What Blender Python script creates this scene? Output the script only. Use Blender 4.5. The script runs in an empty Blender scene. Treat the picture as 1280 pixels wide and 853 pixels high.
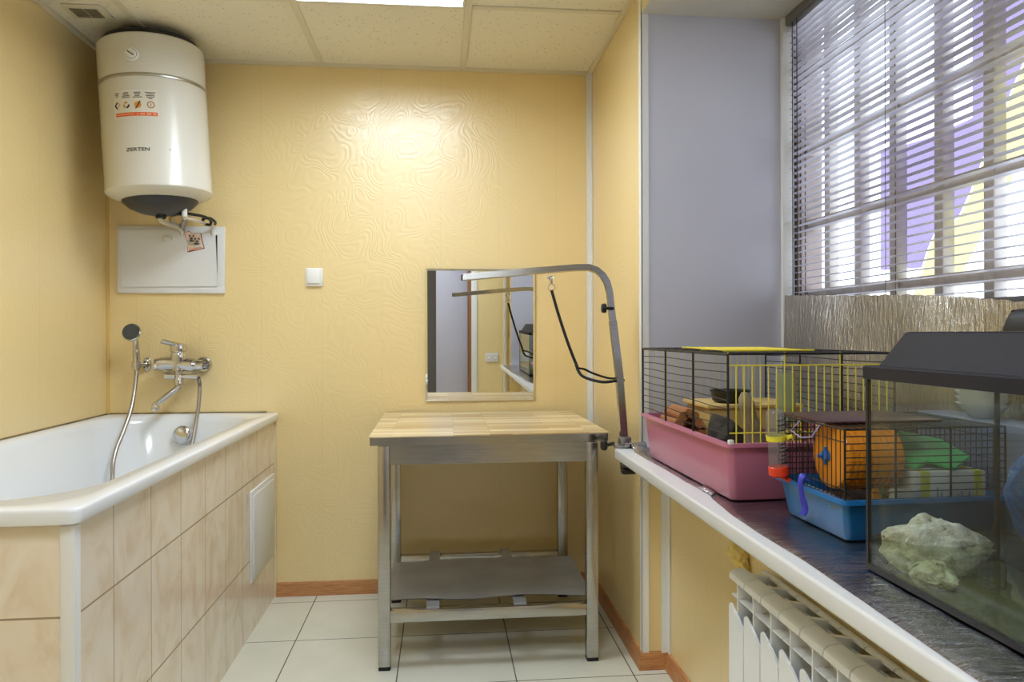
import bpy, bmesh, math, random
from mathutils import Vector, Matrix
random.seed(7)
S = bpy.context.scene
PI = math.pi
R = math.radians

# ---------------------------------------------------------------- camera, sky, exposure
cam_d = bpy.data.cameras.new('camera')
cam = bpy.data.objects.new('camera', cam_d)
S.collection.objects.link(cam)
cam_d.sensor_width = 36.0
cam_d.lens = 905.1 / 1280 * 36.0
cam_d.shift_y = -9.4 / 1280
cam_d.clip_start = 0.02
cam.matrix_world = (Matrix.Translation((.507, -3.122, 1.10)) @ Matrix.Rotation(-R(5.4755), 4, 'Z')
                    @ Matrix.Rotation(R(90), 4, 'X') @ Matrix.Rotation(R(-.156), 4, 'Z'))
S.camera = cam
W = bpy.data.worlds.new('sky'); S.world = W; W.use_nodes = True
W.node_tree.nodes['Background'].inputs[0].default_value = (.88, .92, 1.0, 1)
W.node_tree.nodes['Background'].inputs[1].default_value = 3.3
S.view_settings.view_transform = 'Standard'
S.view_settings.look = 'None'
S.view_settings.gamma = 1.0
S.view_settings.use_curve_mapping = False
S.view_settings.exposure = 0.18
LAMP = 21.0          # radiance of the ceiling panels
S.cycles.use_denoising = True
S.cycles.max_bounces = 10
S.cycles.transparent_max_bounces = 24
S.cycles.caustics_reflective = False
S.cycles.caustics_refractive = False
S.cycles.sample_clamp_indirect = 6.0

# ---------------------------------------------------------------- materials
def lin(c):
    return tuple((x / 255 / 12.92) if x / 255 <= .04045 else ((x / 255 + .055) / 1.055) ** 2.4 for x in c) + (1.0,)
class NT:
    def __init__(s, m): s.t = m.node_tree; s.n = s.t.nodes; s.l = s.t.links
    def new(s, kind, **kw):
        n = s.n.new(kind)
        for k, v in kw.items(): setattr(n, k, v)
        return n
    def put(s, sock, v):
        if isinstance(v, bpy.types.NodeSocket): s.l.new(v, sock)
        elif v is not None: sock.default_value = v
    def math(s, op, a, b=None, c=None):
        n = s.new('ShaderNodeMath', operation=op)
        for i, v in enumerate((a, b, c)):
            if v is not None: s.put(n.inputs[i], v)
        return n.outputs[0]
    def mix(s, f, a, b):
        n = s.new('ShaderNodeMix', data_type='RGBA')
        s.put(n.inputs[0], f); s.put(n.inputs[6], a); s.put(n.inputs[7], b)
        return n.outputs[2]
    def coord(s, scale=(1, 1, 1), kind='Object'):
        tc = s.new('ShaderNodeTexCoord'); mp = s.new('ShaderNodeMapping')
        s.l.new(tc.outputs[kind], mp.inputs[0]); mp.inputs['Scale'].default_value = scale
        return mp.outputs[0]
    def noise(s, scale, detail=3, rough=.5, vec=None, dist=0.0):
        n = s.new('ShaderNodeTexNoise')
        n.inputs['Scale'].default_value = scale; n.inputs['Detail'].default_value = detail
        n.inputs['Roughness'].default_value = rough; n.inputs['Distortion'].default_value = dist
        s.l.new(vec or s.coord(), n.inputs['Vector'])
        return n.outputs['Fac']
    def ramp(s, f, stops):
        n = s.new('ShaderNodeValToRGB'); cr = n.color_ramp
        while len(cr.elements) < len(stops): cr.elements.new(.5)
        for e, (p, c) in zip(cr.elements, stops):
            e.position = p; e.color = c if len(c) == 4 else tuple(c) + (1,)
        s.put(n.inputs[0], f)
        return n.outputs[0]
    def bump(s, h, strength=.2, dist=.01, normal=None):
        n = s.new('ShaderNodeBump'); n.inputs['Strength'].default_value = strength; n.inputs['Distance'].default_value = dist
        s.put(n.inputs['Height'], h)
        if normal is not None: s.l.new(normal, n.inputs['Normal'])
        return n.outputs[0]
    def grid(s, comp, period, off, width):
        a = s.math('DIVIDE', s.math('SUBTRACT', comp, off), period)
        fr = s.math('SUBTRACT', s.math('FRACT', s.math('ADD', a, 1000.5)), .5)
        return s.math('LESS_THAN', s.math('MULTIPLY', s.math('ABSOLUTE', fr), period), width / 2)
    def xyz(s):
        tc = s.new('ShaderNodeTexCoord'); sp = s.new('ShaderNodeSeparateXYZ')
        s.l.new(tc.outputs['Object'], sp.inputs[0])
        return sp.outputs
MATS = {}
def mat(name, col=(200, 200, 200), rough=.5, metal=0.0, spec=.5, var=0.0, vscale=8, bump=0.0, bscale=40, coat=0, trans=0, alpha=1, emit=0):
    if name in MATS: return MATS[name]
    m = bpy.data.materials.new(name); m.use_nodes = True
    b = m.node_tree.nodes['Principled BSDF']; T = NT(m)
    c = lin(col); b.inputs['Base Color'].default_value = c
    b.inputs['Roughness'].default_value = rough; b.inputs['Metallic'].default_value = metal
    b.inputs['Specular IOR Level'].default_value = spec
    if coat: b.inputs['Coat Weight'].default_value = coat
    if trans: b.inputs['Transmission Weight'].default_value = trans
    if var:
        f = T.noise(vscale, 4)
        lo = tuple(x * (1 - var) for x in c[:3]) + (1,); hi = tuple(min(1, x * (1 + var)) for x in c[:3]) + (1,)
        T.l.new(T.ramp(f, [(.3, lo), (.7, hi)]), b.inputs['Base Color'])
    if bump: T.l.new(T.bump(T.noise(bscale, 4), bump, .004), b.inputs['Normal'])
    if emit:
        b.inputs['Emission Color'].default_value = c; b.inputs['Emission Strength'].default_value = emit
    MATS[name] = m
    return m
def bsdf(m): return m.node_tree.nodes['Principled BSDF']
def clear(name, tint, rough=.02, body=0.0, body_col=(200, 210, 200)):
    """thin clear sheet: tinted see-through with a Fresnel reflection (and a little body of its own)"""
    if name in MATS: return MATS[name]
    m = bpy.data.materials.new(name); m.use_nodes = True; T = NT(m); T.n.clear()
    out = T.new('ShaderNodeOutputMaterial'); tr = T.new('ShaderNodeBsdfTransparent'); gl = T.new('ShaderNodeBsdfGlossy')
    tr.inputs[0].default_value = lin(tint); gl.inputs['Roughness'].default_value = rough
    lw = T.new('ShaderNodeLayerWeight'); lw.inputs[0].default_value = .5
    mx = T.new('ShaderNodeMixShader'); T.l.new(T.math('ADD', .035, T.math('MULTIPLY', .9, T.math('POWER', lw.outputs['Facing'], 5))), mx.inputs[0])
    base = tr.outputs[0]
    if body:
        df = T.new('ShaderNodeBsdfDiffuse'); df.inputs[0].default_value = lin(body_col)
        mb = T.new('ShaderNodeMixShader'); mb.inputs[0].default_value = body
        T.l.new(tr.outputs[0], mb.inputs[1]); T.l.new(df.outputs[0], mb.inputs[2]); base = mb.outputs[0]
    T.l.new(base, mx.inputs[1]); T.l.new(gl.outputs[0], mx.inputs[2]); T.l.new(mx.outputs[0], out.inputs[0])
    MATS[name] = m
    return m

YEL = (239, 214, 154)
def wall_yellow(name, axis):
    m = mat(name, YEL, .42, spec=1.0, coat=.85); bsdf(m).inputs['Coat Roughness'].default_value = .25; b = bsdf(m); T = NT(m)
    o = T.xyz()
    seam = T.grid(o[axis], .25, .0, .0025)
    sw = T.noise(6, 0, .5, T.coord((1, 1, 1)), 1.3)
    sw2 = T.math('SINE', T.math('MULTIPLY', sw, 70))
    fine = T.noise(60, 3)
    h = T.math('ADD', T.math('MULTIPLY', sw2, .28), T.math('MULTIPLY', fine, .12))
    h = T.math('SUBTRACT', h, T.math('MULTIPLY', seam, .6))
    nb = T.bump(h, .15, .0035); T.l.new(nb, b.inputs['Normal']); T.l.new(nb, b.inputs['Coat Normal'])
    f = T.noise(2.2, 3)
    c = lin(YEL); c2 = tuple(x * .95 for x in c[:3]) + (1,)
    col = T.mix(f, c, c2)
    T.l.new(T.mix(T.math('MULTIPLY', seam, .10), col, lin((160, 120, 60))), b.inputs['Base Color'])
    return m
M_WX = wall_yellow('yellow_panel_along_x', 0)
M_WY = wall_yellow('yellow_panel_along_y', 1)
M_WHITE = mat('white_plastic', (232, 232, 230), .35)
M_WHITE2 = mat('white_paint', (226, 227, 228), .3, var=.02, vscale=5)
M_LILAC = mat('lilac_grey_panel', (205, 205, 218), .4, var=.03, vscale=3)
M_LILAC_C = mat('niche_ceiling_paint', (214, 208, 192), .6)
M_STEEL = mat('brushed_stainless', (178, 175, 168), .27, 1.0)
def steel():
    b = bsdf(M_STEEL); T = NT(M_STEEL)
    n = T.noise(14, 4, .6, T.coord((1, 1, 30)))
    T.l.new(T.ramp(n, [(.3, lin((170, 168, 164))), (.7, lin((188, 186, 182)))]), b.inputs['Base Color'])
    T.l.new(T.math('ADD', .12, T.math('MULTIPLY', T.noise(5, 4), .2)), b.inputs['Roughness'])
    T.l.new(T.bump(T.noise(6, 2), .12, .01), b.inputs['Normal'])
steel()
M_SHEET = mat('dull_sheet_steel', (176, 181, 190), .42, .6, var=.15, vscale=6, bump=.15, bscale=5)
M_CHROME = mat('chrome', (205, 205, 205), .1, 1.0)
M_HOSE = mat('hose_metal', (176, 172, 164), .3, 1.0)
M_BLACK = mat('black_plastic', (22, 22, 24), .45)
M_WIRE = mat('black_wire', (20, 20, 22), .4)
M_YWIRE = mat('yellow_wire', (232, 214, 70), .35)
M_DARKGREY = mat('dark_grey_plastic', (52, 52, 58), .45)
M_ENAMEL = mat('white_enamel', (236, 239, 242), .12, spec=.6)
M_CREAM = mat('heater_enamel', (216, 213, 202), .22, spec=.5)
M_SILVER = mat('silver_band', (175, 172, 160), .3, .8)
M_ORANGE = mat('orange_print', (222, 100, 50), .5)
M_INK = mat('dark_print', (30, 28, 30), .5)
M_GOLD = mat('amber_print', (214, 150, 60), .5)
M_REDBR = mat('plum_print', (96, 40, 44), .5)
M_RAD = mat('radiator_enamel', (234, 236, 238), .3)
M_FOAM = mat('yellow_foam', (226, 200, 120), .8, var=.15, vscale=30, bump=.6, bscale=45)
M_RUBBER = mat('black_rubber', (26, 25, 24), .7)
M_STRAP = mat('black_webbing', (18, 18, 20), .7, bump=.3, bscale=400)

def m_ceiling():
    m = mat('mineral_fibre_tile', (232, 227, 210), .9, spec=.2); b = bsdf(m); T = NT(m)
    v = T.new('ShaderNodeTexVoronoi'); v.inputs['Scale'].default_value = 55; T.l.new(T.coord(), v.inputs['Vector'])
    dots = T.math('MULTIPLY', T.math('LESS_THAN', v.outputs['Distance'], .22), T.math('GREATER_THAN', T.noise(25, 2), .5))
    T.l.new(T.mix(T.math('MULTIPLY', dots, .4), lin((232, 227, 210)), lin((150, 135, 105))), b.inputs['Base Color'])
    T.l.new(T.bump(T.noise(120, 3), .3, .003), b.inputs['Normal'])
    return m
def m_floor():
    m = mat('floor_tile', (222, 220, 202), .2, spec=.5); b = bsdf(m); T = NT(m); o = T.xyz()
    g = T.math('MAXIMUM', T.grid(o[0], .379, -.0207, .004), T.grid(o[1], .379, -.0842, .004))
    c = T.ramp(T.noise(4, 4), [(.3, lin((216, 216, 200))), (.7, lin((228, 226, 210)))])
    T.l.new(T.mix(g, c, lin((92, 88, 76))), b.inputs['Base Color'])
    T.l.new(T.math('ADD', .2, T.math('MULTIPLY', g, .6)), b.inputs['Roughness'])
    T.l.new(T.bump(T.math('SUBTRACT', T.math('MULTIPLY', T.noise(90, 2), .2), g), .3, .002), b.inputs['Normal'])
    return m
def m_bathtile(name, axis, period, off):
    m = mat(name, (224, 204, 170), .16, spec=.5); b = bsdf(m); T = NT(m); o = T.xyz()
    g = T.math('MAXIMUM', T.grid(o[axis], period, off, .0032), T.grid(o[2], .288, .273, .004))
    n = T.noise(7, 5, .62, T.coord((1, 1, .7)), 1.2)
    c = T.ramp(n, [(.28, lin((226, 204, 174))), (.5, lin((240, 226, 206))), (.75, lin((244, 236, 222)))])
    T.l.new(T.mix(g, c, lin((158, 138, 108))), b.inputs['Base Color'])
    T.l.new(T.math('ADD', .13, T.math('MULTIPLY', g, .6)), b.inputs['Roughness'])
    T.l.new(T.bump(T.math('MULTIPLY', g, -1), .4, .002), b.inputs['Normal'])
    return m
def m_blockwood():
    m = mat('strip_wood', (214, 182, 124), .32); b = bsdf(m); T = NT(m)
    br = T.new('ShaderNodeTexBrick'); br.inputs['Scale'].default_value = 1.0
    br.inputs['Brick Width'].default_value = .33; br.inputs['Row Height'].default_value = .038
    br.inputs['Mortar Size'].default_value = .0012; br.offset = .37; br.offset_frequency = 2
    br.inputs['Color1'].default_value = lin((236, 222, 184)); br.inputs['Color2'].default_value = lin((190, 160, 106)); br.inputs['Mortar'].default_value = lin((170, 140, 96))
    T.l.new(T.coord((1, 1, 1)), br.inputs['Vector'])
    g = T.noise(9, 5, .65, T.coord((.9, 18, 1)))
    T.l.new(T.mix(T.ramp(g, [(.45, (0, 0, 0)), (.72, (.6, .6, .6))]), br.outputs['Color'], lin((186, 154, 106))), b.inputs['Base Color'])
    return m
def m_skirt():
    m = mat('skirting_wood', (190, 118, 66), .35); b = bsdf(m); T = NT(m)
    g = T.noise(6, 4, .6, T.coord((3, 3, 60)))
    T.l.new(T.ramp(g, [(.35, lin((166, 108, 64))), (.65, lin((200, 144, 94)))]), b.inputs['Base Color'])
    return m
def m_foil(name, c1, c2, bs, sc, stretch, streak):
    m = mat(name, c1, .2, 1.0); b = bsdf(m); T = NT(m)
    n = T.noise(sc, 5, .65, T.coord(stretch))
    T.l.new(T.ramp(T.noise(5, 4), [(.3, lin(c1)), (.7, lin(c2))]), b.inputs['Base Color'])
    T.l.new(T.math('ADD', .1, T.math('MULTIPLY', T.noise(9, 4), .2)), b.inputs['Roughness'])
    fine = T.noise(1.0, 4, .6, T.coord(streak)); T.l.new(T.bump(n, bs, .006, T.bump(fine, 1.0, .006, T.bump(T.noise(7, 2), .25, .02))), b.inputs['Normal'])
    return m
M_CEIL = m_ceiling(); M_FLOOR = m_floor(); M_TILE_F = m_bathtile('bath_tile_front', 1, .2, -.058); M_TILE_E = m_bathtile('bath_tile_end', 0, .288, -.2)
M_BLOCK = m_blockwood(); M_SKIRT = m_skirt()
M_FOIL = m_foil('foil_sheet', (186, 184, 192), (214, 212, 218), .8, 40, (.45, 1.6, 1), (9, 85, 1))
M_FOIL2 = m_foil('foil_screen', (192, 188, 178), (222, 219, 212), .7, 34, (1, 1.8, .5), (1, 110, 24))

# ---------------------------------------------------------------- mesh helpers
class MB:
    def __init__(s): s.b = bmesh.new()
    def box(s, c, d, rot=None, bev=0.0, seg=2):
        t = bmesh.new(); bmesh.ops.create_cube(t, size=1)
        for v in t.verts: v.co = Vector((v.co.x * d[0], v.co.y * d[1], v.co.z * d[2]))
        if bev: bmesh.ops.bevel(t, geom=t.edges[:], offset=min(bev, min(d) * .45), segments=seg, profile=.5, affect='EDGES')
        m = Matrix.Translation(c) @ (rot.to_4x4() if rot else Matrix())
        bmesh.ops.transform(t, matrix=m, verts=t.verts); s.join(t); return s
    def bb(s, lo, hi, bev=0.0, seg=2):
        return s.box([(a + b) / 2 for a, b in zip(lo, hi)], [abs(b - a) for a, b in zip(lo, hi)], None, bev, seg)
    def join(s, t):
        me = bpy.data.meshes.new('tmp'); t.to_mesh(me); t.free(); s.b.from_mesh(me); bpy.data.meshes.remove(me)
    def tube(s, pts, r, n=8, closed=False, flat=None):
        pts = [Vector(p) for p in pts]; N = len(pts)
        rr = r if isinstance(r, (list, tuple)) else [r] * N
        def tan(i):
            if closed: return (pts[(i + 1) % N] - pts[i - 1]).normalized()
            return (pts[min(i + 1, N - 1)] - pts[max(i - 1, 0)]).normalized()
        t0 = tan(0); u = t0.orthogonal().normalized() if flat is None else Vector(flat)
        u = (u - t0 * u.dot(t0)).normalized(); rings = []
        for i, p in enumerate(pts):
            t = tan(i); u = (u - t * u.dot(t)).normalized(); w = t.cross(u)
            ra = rr[i]; ra = ra if isinstance(ra, (tuple, list)) else (ra, ra)
            off = PI / n if n == 4 else 0
            k = math.sqrt(2) if n == 4 else 1
            rings.append([s.b.verts.new(p + u * math.cos(2 * PI * j / n + off) * ra[0] * k + w * math.sin(2 * PI * j / n + off) * ra[1] * k) for j in range(n)])
        M = N if closed else N - 1
        for i in range(M):
            a, b = rings[i], rings[(i + 1) % N]
            for j in range(n): s.b.faces.new((a[j], a[(j + 1) % n], b[(j + 1) % n], b[j]))
        if not closed:
            s.b.faces.new(rings[0][::-1]); s.b.faces.new(rings[-1])
        return s
    def rod(s, a, b, r, n=6): return s.tube([a, b], r, n)
    def loops(s, loops, cap0=False, cap1=False, wrap=False):
        rings = [[s.b.verts.new(p) for p in lp] for lp in loops]
        n = len(rings[0])
        pairs = list(zip(rings, rings[1:])) + ([(rings[-1], rings[0])] if wrap else [])
        for a, b in pairs:
            for j in range(n): s.b.faces.new((a[j], a[(j + 1) % n], b[(j + 1) % n], b[j]))
        if cap0: s.b.faces.new(rings[0][::-1])
        if cap1: s.b.faces.new(rings[-1])
        return s
    def lathe(s, prof, M=None, n=32, cap0=False, cap1=False):
        M = M or Matrix()
        return s.loops([[M @ Vector((r * math.cos(2 * PI * j / n), r * math.sin(2 * PI * j / n), z)) for j in range(n)] for r, z in prof], cap0, cap1)
    def prism(s, poly, ax, lo, hi):
        """poly in the two other axes (in cyclic xyz order), extruded along axis ax"""
        def P(a, b, h):
            v = [0, 0, 0]; o = [i for i in range(3) if i != ax]; v[o[0]] = a; v[o[1]] = b; v[ax] = h; return v
        A = [s.b.verts.new(P(a, b, lo)) for a, b in poly]; B = [s.b.verts.new(P(a, b, hi)) for a, b in poly]; n = len(poly)
        s.b.faces.new(A[::-1]); s.b.faces.new(B)
        for j in range(n): s.b.faces.new((A[j], A[(j + 1) % n], B[(j + 1) % n], B[j]))
        return s
    def sheet(s, rows, thick=0.0):
        """grid of points; with thickness, a second skin below"""
        g = [[s.b.verts.new(p) for p in r] for r in rows]
        for a, b in zip(g, g[1:]):
            for j in range(len(a) - 1): s.b.faces.new((a[j], a[j + 1], b[j + 1], b[j]))
        return s
    def xf(s, M): bmesh.ops.transform(s.b, matrix=M, verts=s.b.verts); return s
WM = {}
COL = S.collection
def obj(name, mb, m, parent=None, smooth=True, angle=40, label=None, local=False, normals=True):
    b = mb.b
    if normals: bmesh.ops.recalc_face_normals(b, faces=b.faces[:])
    if parent is not None and not local and parent in WM: bmesh.ops.transform(b, matrix=WM[parent].inverted(), verts=b.verts)
    me = bpy.data.meshes.new(name); b.to_mesh(me); b.free()
    ms = m if isinstance(m, list) else [m]
    for x in ms: me.materials.append(x)
    if smooth:
        me.polygons.foreach_set('use_smooth', [True] * len(me.polygons))
        try: me.set_sharp_from_angle(angle=R(angle))
        except Exception: pass
    o = bpy.data.objects.new(name, me); COL.objects.link(o)
    if parent is not None: o.parent = parent; WM[o] = WM.get(parent, Matrix())
    if label: o['label'] = label
    return o
def tag(o, label, cat, group=None):
    o['label'] = label; o['category'] = cat
    if group: o['group'] = group
    return o
def thing(name, label, cat, loc, rotz=0.0, group=None, rot=None):
    o = bpy.data.objects.new(name, None); COL.objects.link(o); o.empty_display_size = .05
    o.location = loc; o.rotation_euler = rot or (0, 0, rotz)
    WM[o] = Matrix.Translation(loc) @ o.rotation_euler.to_matrix().to_4x4()
    return tag(o, label, cat, group)
def one(name, mb, m, label, cat, loc, group=None, **kw):
    """a thing that is a single mesh, origin at its base"""
    mb.xf(Matrix.Translation(Vector(loc) * -1)); o = obj(name, mb, m, **kw); o.location = loc
    return tag(o, label, cat, group)
def struct(name, mb, m, parent=None, **kw):
    o = obj(name, mb, m, parent, **kw)
    if parent is None: o['kind'] = 'structure'
    return o
def text_mesh(txt, size, bold=0.0):
    cu = bpy.data.curves.new('txt', 'FONT'); cu.body = txt; cu.size = size; cu.align_x = 'CENTER'; cu.align_y = 'CENTER'; cu.offset = bold
    o = bpy.data.objects.new('txt', cu); COL.objects.link(o)
    bpy.context.view_layer.update()
    me = bpy.data.meshes.new_from_object(o.evaluated_get(bpy.context.evaluated_depsgraph_get()))
    bpy.data.objects.remove(o); bpy.data.curves.remove(cu)
    b = bmesh.new(); b.from_mesh(me); bpy.data.meshes.remove(me)
    return b
def arc(c, r, a0, a1, n, f): return [f(c[0] + r * math.cos(a0 + (a1 - a0) * i / n), c[1] + r * math.sin(a0 + (a1 - a0) * i / n)) for i in range(n + 1)]
def smoothpath(pts, sub=8):
    P = [Vector(p) for p in pts]; out = []
    for i in range(len(P) - 1):
        p0 = P[max(i - 1, 0)]; p1 = P[i]; p2 = P[i + 1]; p3 = P[min(i + 2, len(P) - 1)]
        for k in range(sub):
            t = k / sub
            out.append(.5 * ((2 * p1) + (p2 - p0) * t + (2 * p0 - 5 * p1 + 4 * p2 - p3) * t * t + (3 * p1 - p0 - 3 * p2 + p3) * t ** 3))
    return out + [P[-1]]

# ---------------------------------------------------------------- room shell
XL, XR, H, YB, YN = -.866, 1.157, 2.24, 0.0, -3.45      # left wall, right wall, ceiling, back wall, wall behind the camera
XW, YR, YE, ZS, ZN = 1.70, -.80, -3.28, .73, 2.15       # window plane, niche ends, sill height, niche ceiling
XL2 = 1.243                                             # recessed wall under the sill
T = .12
struct('floor', MB().bb((XL - T, YN - .9, -.1), (XW + T, T, 0)), M_FLOOR)
struct('ceiling', MB().bb((XL - T, YN - .9, H), (XW + .2, T, H + .1)), M_CEIL)
struct('wall_back', MB().bb((XL - T, 0, 0), (XW + T, T, H)), M_WX)
struct('wall_left', MB().bb((XL - T, YN, 0), (XL, 0, H)), M_WY)
b = MB()
b.bb((XR, YR, 0), (XW + .06, 0, H))
struct('wall_right', b, M_WY)
struct('wall_right', MB().bb((XR, YN - .9, 0), (XW + .06, YE, H)), M_WY)
struct('wall_right', MB().bb((XR, YE, ZN), (XW + .06, YR, H)), M_WY)
struct('wall_window', MB().bb((XL2, YE, 0), (XW + .06, YR, ZS - .035)).bb((XW - .01, YE, ZS - .035), (XW + .06, YR, .90)), M_WY)
# lining panels of the window niche
struct('wall_niche', MB().bb((XR + .001, YR - .006, ZS), (1.665, YR, ZN)).bb((XR + .001, YE, ZS), (1.665, YE + .006, ZN)), M_LILAC)
struct('ceiling_niche', MB().bb((XR, YE, ZN - .006), (1.69, YR, ZN)), M_LILAC_C)
# wall behind the camera with a doorway, and the corridor beyond
b = MB(); b.bb((XL - T, YN - T, 0), (.0, YN, H)).bb((.84, YN - T, 0), (XR, YN, H)).bb((0, YN - T, 2.06), (.84, YN, H))
struct('wall_rear', b, M_WX)
struct('wall_corridor', MB().bb((XL - T, YN - .92, 0), (XR, YN - .9, H)), mat('corridor_paint', (92, 88, 84), .6))
# ceiling grid
b = MB()
for x in (-.6, 0, .6): b.bb((x - .012, YN, H - .006), (x + .012, -.003, H + .001))
for k in range(1, 6): b.bb((XL + .003, -.6 * k - .012, H - .0055), (XR - .003, -.6 * k + .012, H + .001))
struct('trim_1', b, mat('grid_enamel', (216, 210, 190), .5))
b = MB()
b.bb((XL + .001, -.02, H - .012), (XR - .001, -.001, H)).bb((XL + .001, YN, H - .012), (XL + .02, -.001, H)).bb((XR - .02, YN, H - .012), (XR - .001, -.001, H))
struct('trim_2', b, mat('edge_enamel', (222, 214, 190), .5))
# corner trims
struct('trim_3', MB().bb((XR - .022, -.012, .04), (XR - .001, -.001, H - .012)).bb((XR - .008, -.03, .04), (XR - .001, -.001, H - .012)), M_WHITE)
b = MB().bb((XR - .003, YR - .009, ZS), (XR + .022, YR - .006, ZN)).bb((XR - .003, YR - .009, ZS), (XR, YR + .022, H))
b.bb((XR - .003, YR - .006, .05), (XR + .02, YR - .002, ZS - .035)).bb((XR - .003, YR - .006, .05), (XR, YR + .018, ZS - .035))
struct('trim_4', b, M_WHITE)
struct('trim_5', MB().bb((XL2 - .024, YR - .008, .05), (XL2 - .001, YR - .001, ZS - .035)).bb((XL2 - .006, YR - .03, .05), (XL2 - .001, YR - .001, ZS - .035)), M_WHITE)
struct('trim_6', MB().bb((1.628, YR - .026, ZS), (1.668, YR - .006, ZN - .006), .003), M_WHITE)
struct('trim_7', MB().bb((XL + .0005, -.007, .76), (XL + .009, -.0005, H - .02)), mat('yellow_corner_trim', (226, 190, 112), .4))
# skirting boards
SKP = [(0, 0), (.016, 0), (.016, .018), (.012, .026), (.012, .042), (.007, .054), (0, .056)]
def skirt(b, pts):
    """skirting along a floor line, room on the left of the direction of travel, mitred at the corners"""
    P = [Vector((x, y, 0)) for x, y in pts]; L = []
    for i, p in enumerate(P):
        ns = []
        for u, v in ((i - 1, i), (i, i + 1)):
            if 0 <= u and v < len(P):
                d = (P[v] - P[u]).normalized(); ns.append(Vector((-d.y, d.x, 0)))
        n = ns[0] if len(ns) == 1 else (ns[0] + ns[1]) / (1 + ns[0].dot(ns[1]))
        L.append([p + n * o + Vector((0, 0, z)) for o, z in SKP])
    b.loops(L, True, True)
b = MB(); skirt(b, [(XR - .001, 0), (-.19, 0)]); struct('baseboard_back', b, M_SKIRT)
b = MB(); skirt(b, [(XL2, YE), (XL2, YR), (XR, YR), (XR, 0)]); struct('baseboard_right', b, M_SKIRT)
b = MB(); skirt(b, [(XL, YN), (-.05, YN)]); struct('baseboard_rear', b, M_SKIRT)
b = MB(); skirt(b, [(.87, YN), (XR, YN)]); struct('baseboard_rear', b, M_SKIRT)
# door behind the camera: brown frame, white strip, leaf standing ajar into the corridor
d1 = bpy.data.objects.new('door_1', None); COL.objects.link(d1); d1['kind'] = 'structure'; d1.location = (.42, YN, 0); WM[d1] = Matrix.Translation(d1.location)
M_DFR = mat('brown_frame', (150, 98, 58), .4)
obj('door_frame', MB().bb((.79, YN - T, 0), (.815, YN + .012, 2.06)).bb((0, YN - T, 0), (.025, YN + .012, 2.06)).bb((0, YN - T, 2.035), (.815, YN + .012, 2.06)), M_DFR, d1, False)
obj('door_leaf', MB().bb((.50, YN - .07, .01), (.785, YN - .03, 2.03), .003), mat('lilac_door', (186, 184, 198), .4, var=.06, vscale=3), d1)
obj('door_casing', MB().bb((.815, YN, 0), (.868, YN + .012, 2.12), .003).bb((-.05, YN, 0), (0, YN + .012, 2.12), .003).bb((-.05, YN, 2.06), (.868, YN + .012, 2.12), .003), M_WHITE, d1)

# ---------------------------------------------------------------- window
w1 = bpy.data.objects.new('window_1', None); COL.objects.link(w1); w1['kind'] = 'structure'; w1.location = (XW, -2.04, ZS); WM[w1] = Matrix.Translation(w1.location)
SX0 = 1.055
b = MB()
poly = [(1.69, YR - .001), (XR + .002, YR - .001), (XR - .004, YR - .012), (SX0 + .015, YR - .028), (SX0 + .004, YR - .034), (SX0, YR - .046), (SX0 + .008, YE), (1.69, YE)]
b.prism(poly, 2, ZS - .033, ZS)
bmesh.ops.bevel(b.b, geom=[e for e in b.b.edges if all(v.co.x < 1.1 for v in e.verts) and abs(e.verts[0].co.z - e.verts[1].co.z) < .001], offset=.006, segments=3, profile=.5, affect='EDGES')
obj('window_sill', b, M_WHITE2, w1)
M_FRAME = mat('window_paint', (226, 222, 214), .5, var=.06, vscale=20)
M_GRILLE = mat('grille_paint', (208, 202, 196), .5, var=.08, vscale=30)
b = MB()
b.bb((XW - .02, YR - .05, .90), (XW + .05, YR, ZN)).bb((XW - .02, YE, .90), (XW + .05, YE + .05, ZN)).bb((XW - .02, YE + .05, ZN - .05), (XW + .05, YR - .05, ZN)).bb((XW - .02, YE + .05, .90), (XW + .05, YR - .05, .96))
obj('window_frame', b, mat('pinkish_wood_frame', (158, 144, 140), .6, var=.12, vscale=12), w1)
b = MB(); ys = [-.977, -1.142, -1.308, -1.485, -1.646, -1.82, -1.99, -2.19, -2.35, -2.53, -2.71, -2.89, -3.07]
for y in ys: b.bb((1.695, y - .016, .955), (1.727, y + .016, ZN - .045), .004)
for z in (1.225, 1.452, 1.695, 1.95): b.bb((1.698, YE + .05, z - .016), (1.724, YR - .05, z + .016), .004)
for z in (1.225, 1.695): b.box((1.692, -1.308, z), (.012, .05, .03), None, .004)
obj('window_grille', b, M_GRILLE, w1)
obj('window_pane', MB().bb((XW + .034, YE + .045, .95), (XW + .038, YR - .045, ZN - .045)), clear('window_glass', (246, 249, 250)), w1, False)
# coloured film lettering stuck on the outside of the pane
def film(pts, m, name):
    b = MB(); b.prism(pts, 0, XW + .0385, XW + .0395); obj(name, b, m, w1, False)
def film_mat(name, c):
    m = bpy.data.materials.new(name); m.use_nodes = True; Tn = NT(m); Tn.n.clear()
    o = Tn.new('ShaderNodeOutputMaterial'); tr = Tn.new('ShaderNodeBsdfTransparent'); tr.inputs[0].default_value = tuple(min(1, x * k_) ** .5 for x, k_ in zip(lin(c)[:3], (.56, .53, .40))) + (1,); tl = Tn.new('ShaderNodeBsdfTranslucent'); tl.inputs[0].default_value = lin(c)
    mx = Tn.new('ShaderNodeMixShader'); mx.inputs[0].default_value = .0
    Tn.l.new(tr.outputs[0], mx.inputs[1]); Tn.l.new(tl.outputs[0], mx.inputs[2]); Tn.l.new(mx.outputs[0], o.inputs[0]); return m
def fy(pts):  # outline measured on the plane x = 1.76, carried to the pane
    k = (XW + .039 - .507) / (1.76 - .507)
    return [(-3.122 + (y + 3.122) * k, 1.10 + (z - 1.10) * k) for y, z in pts]
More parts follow.
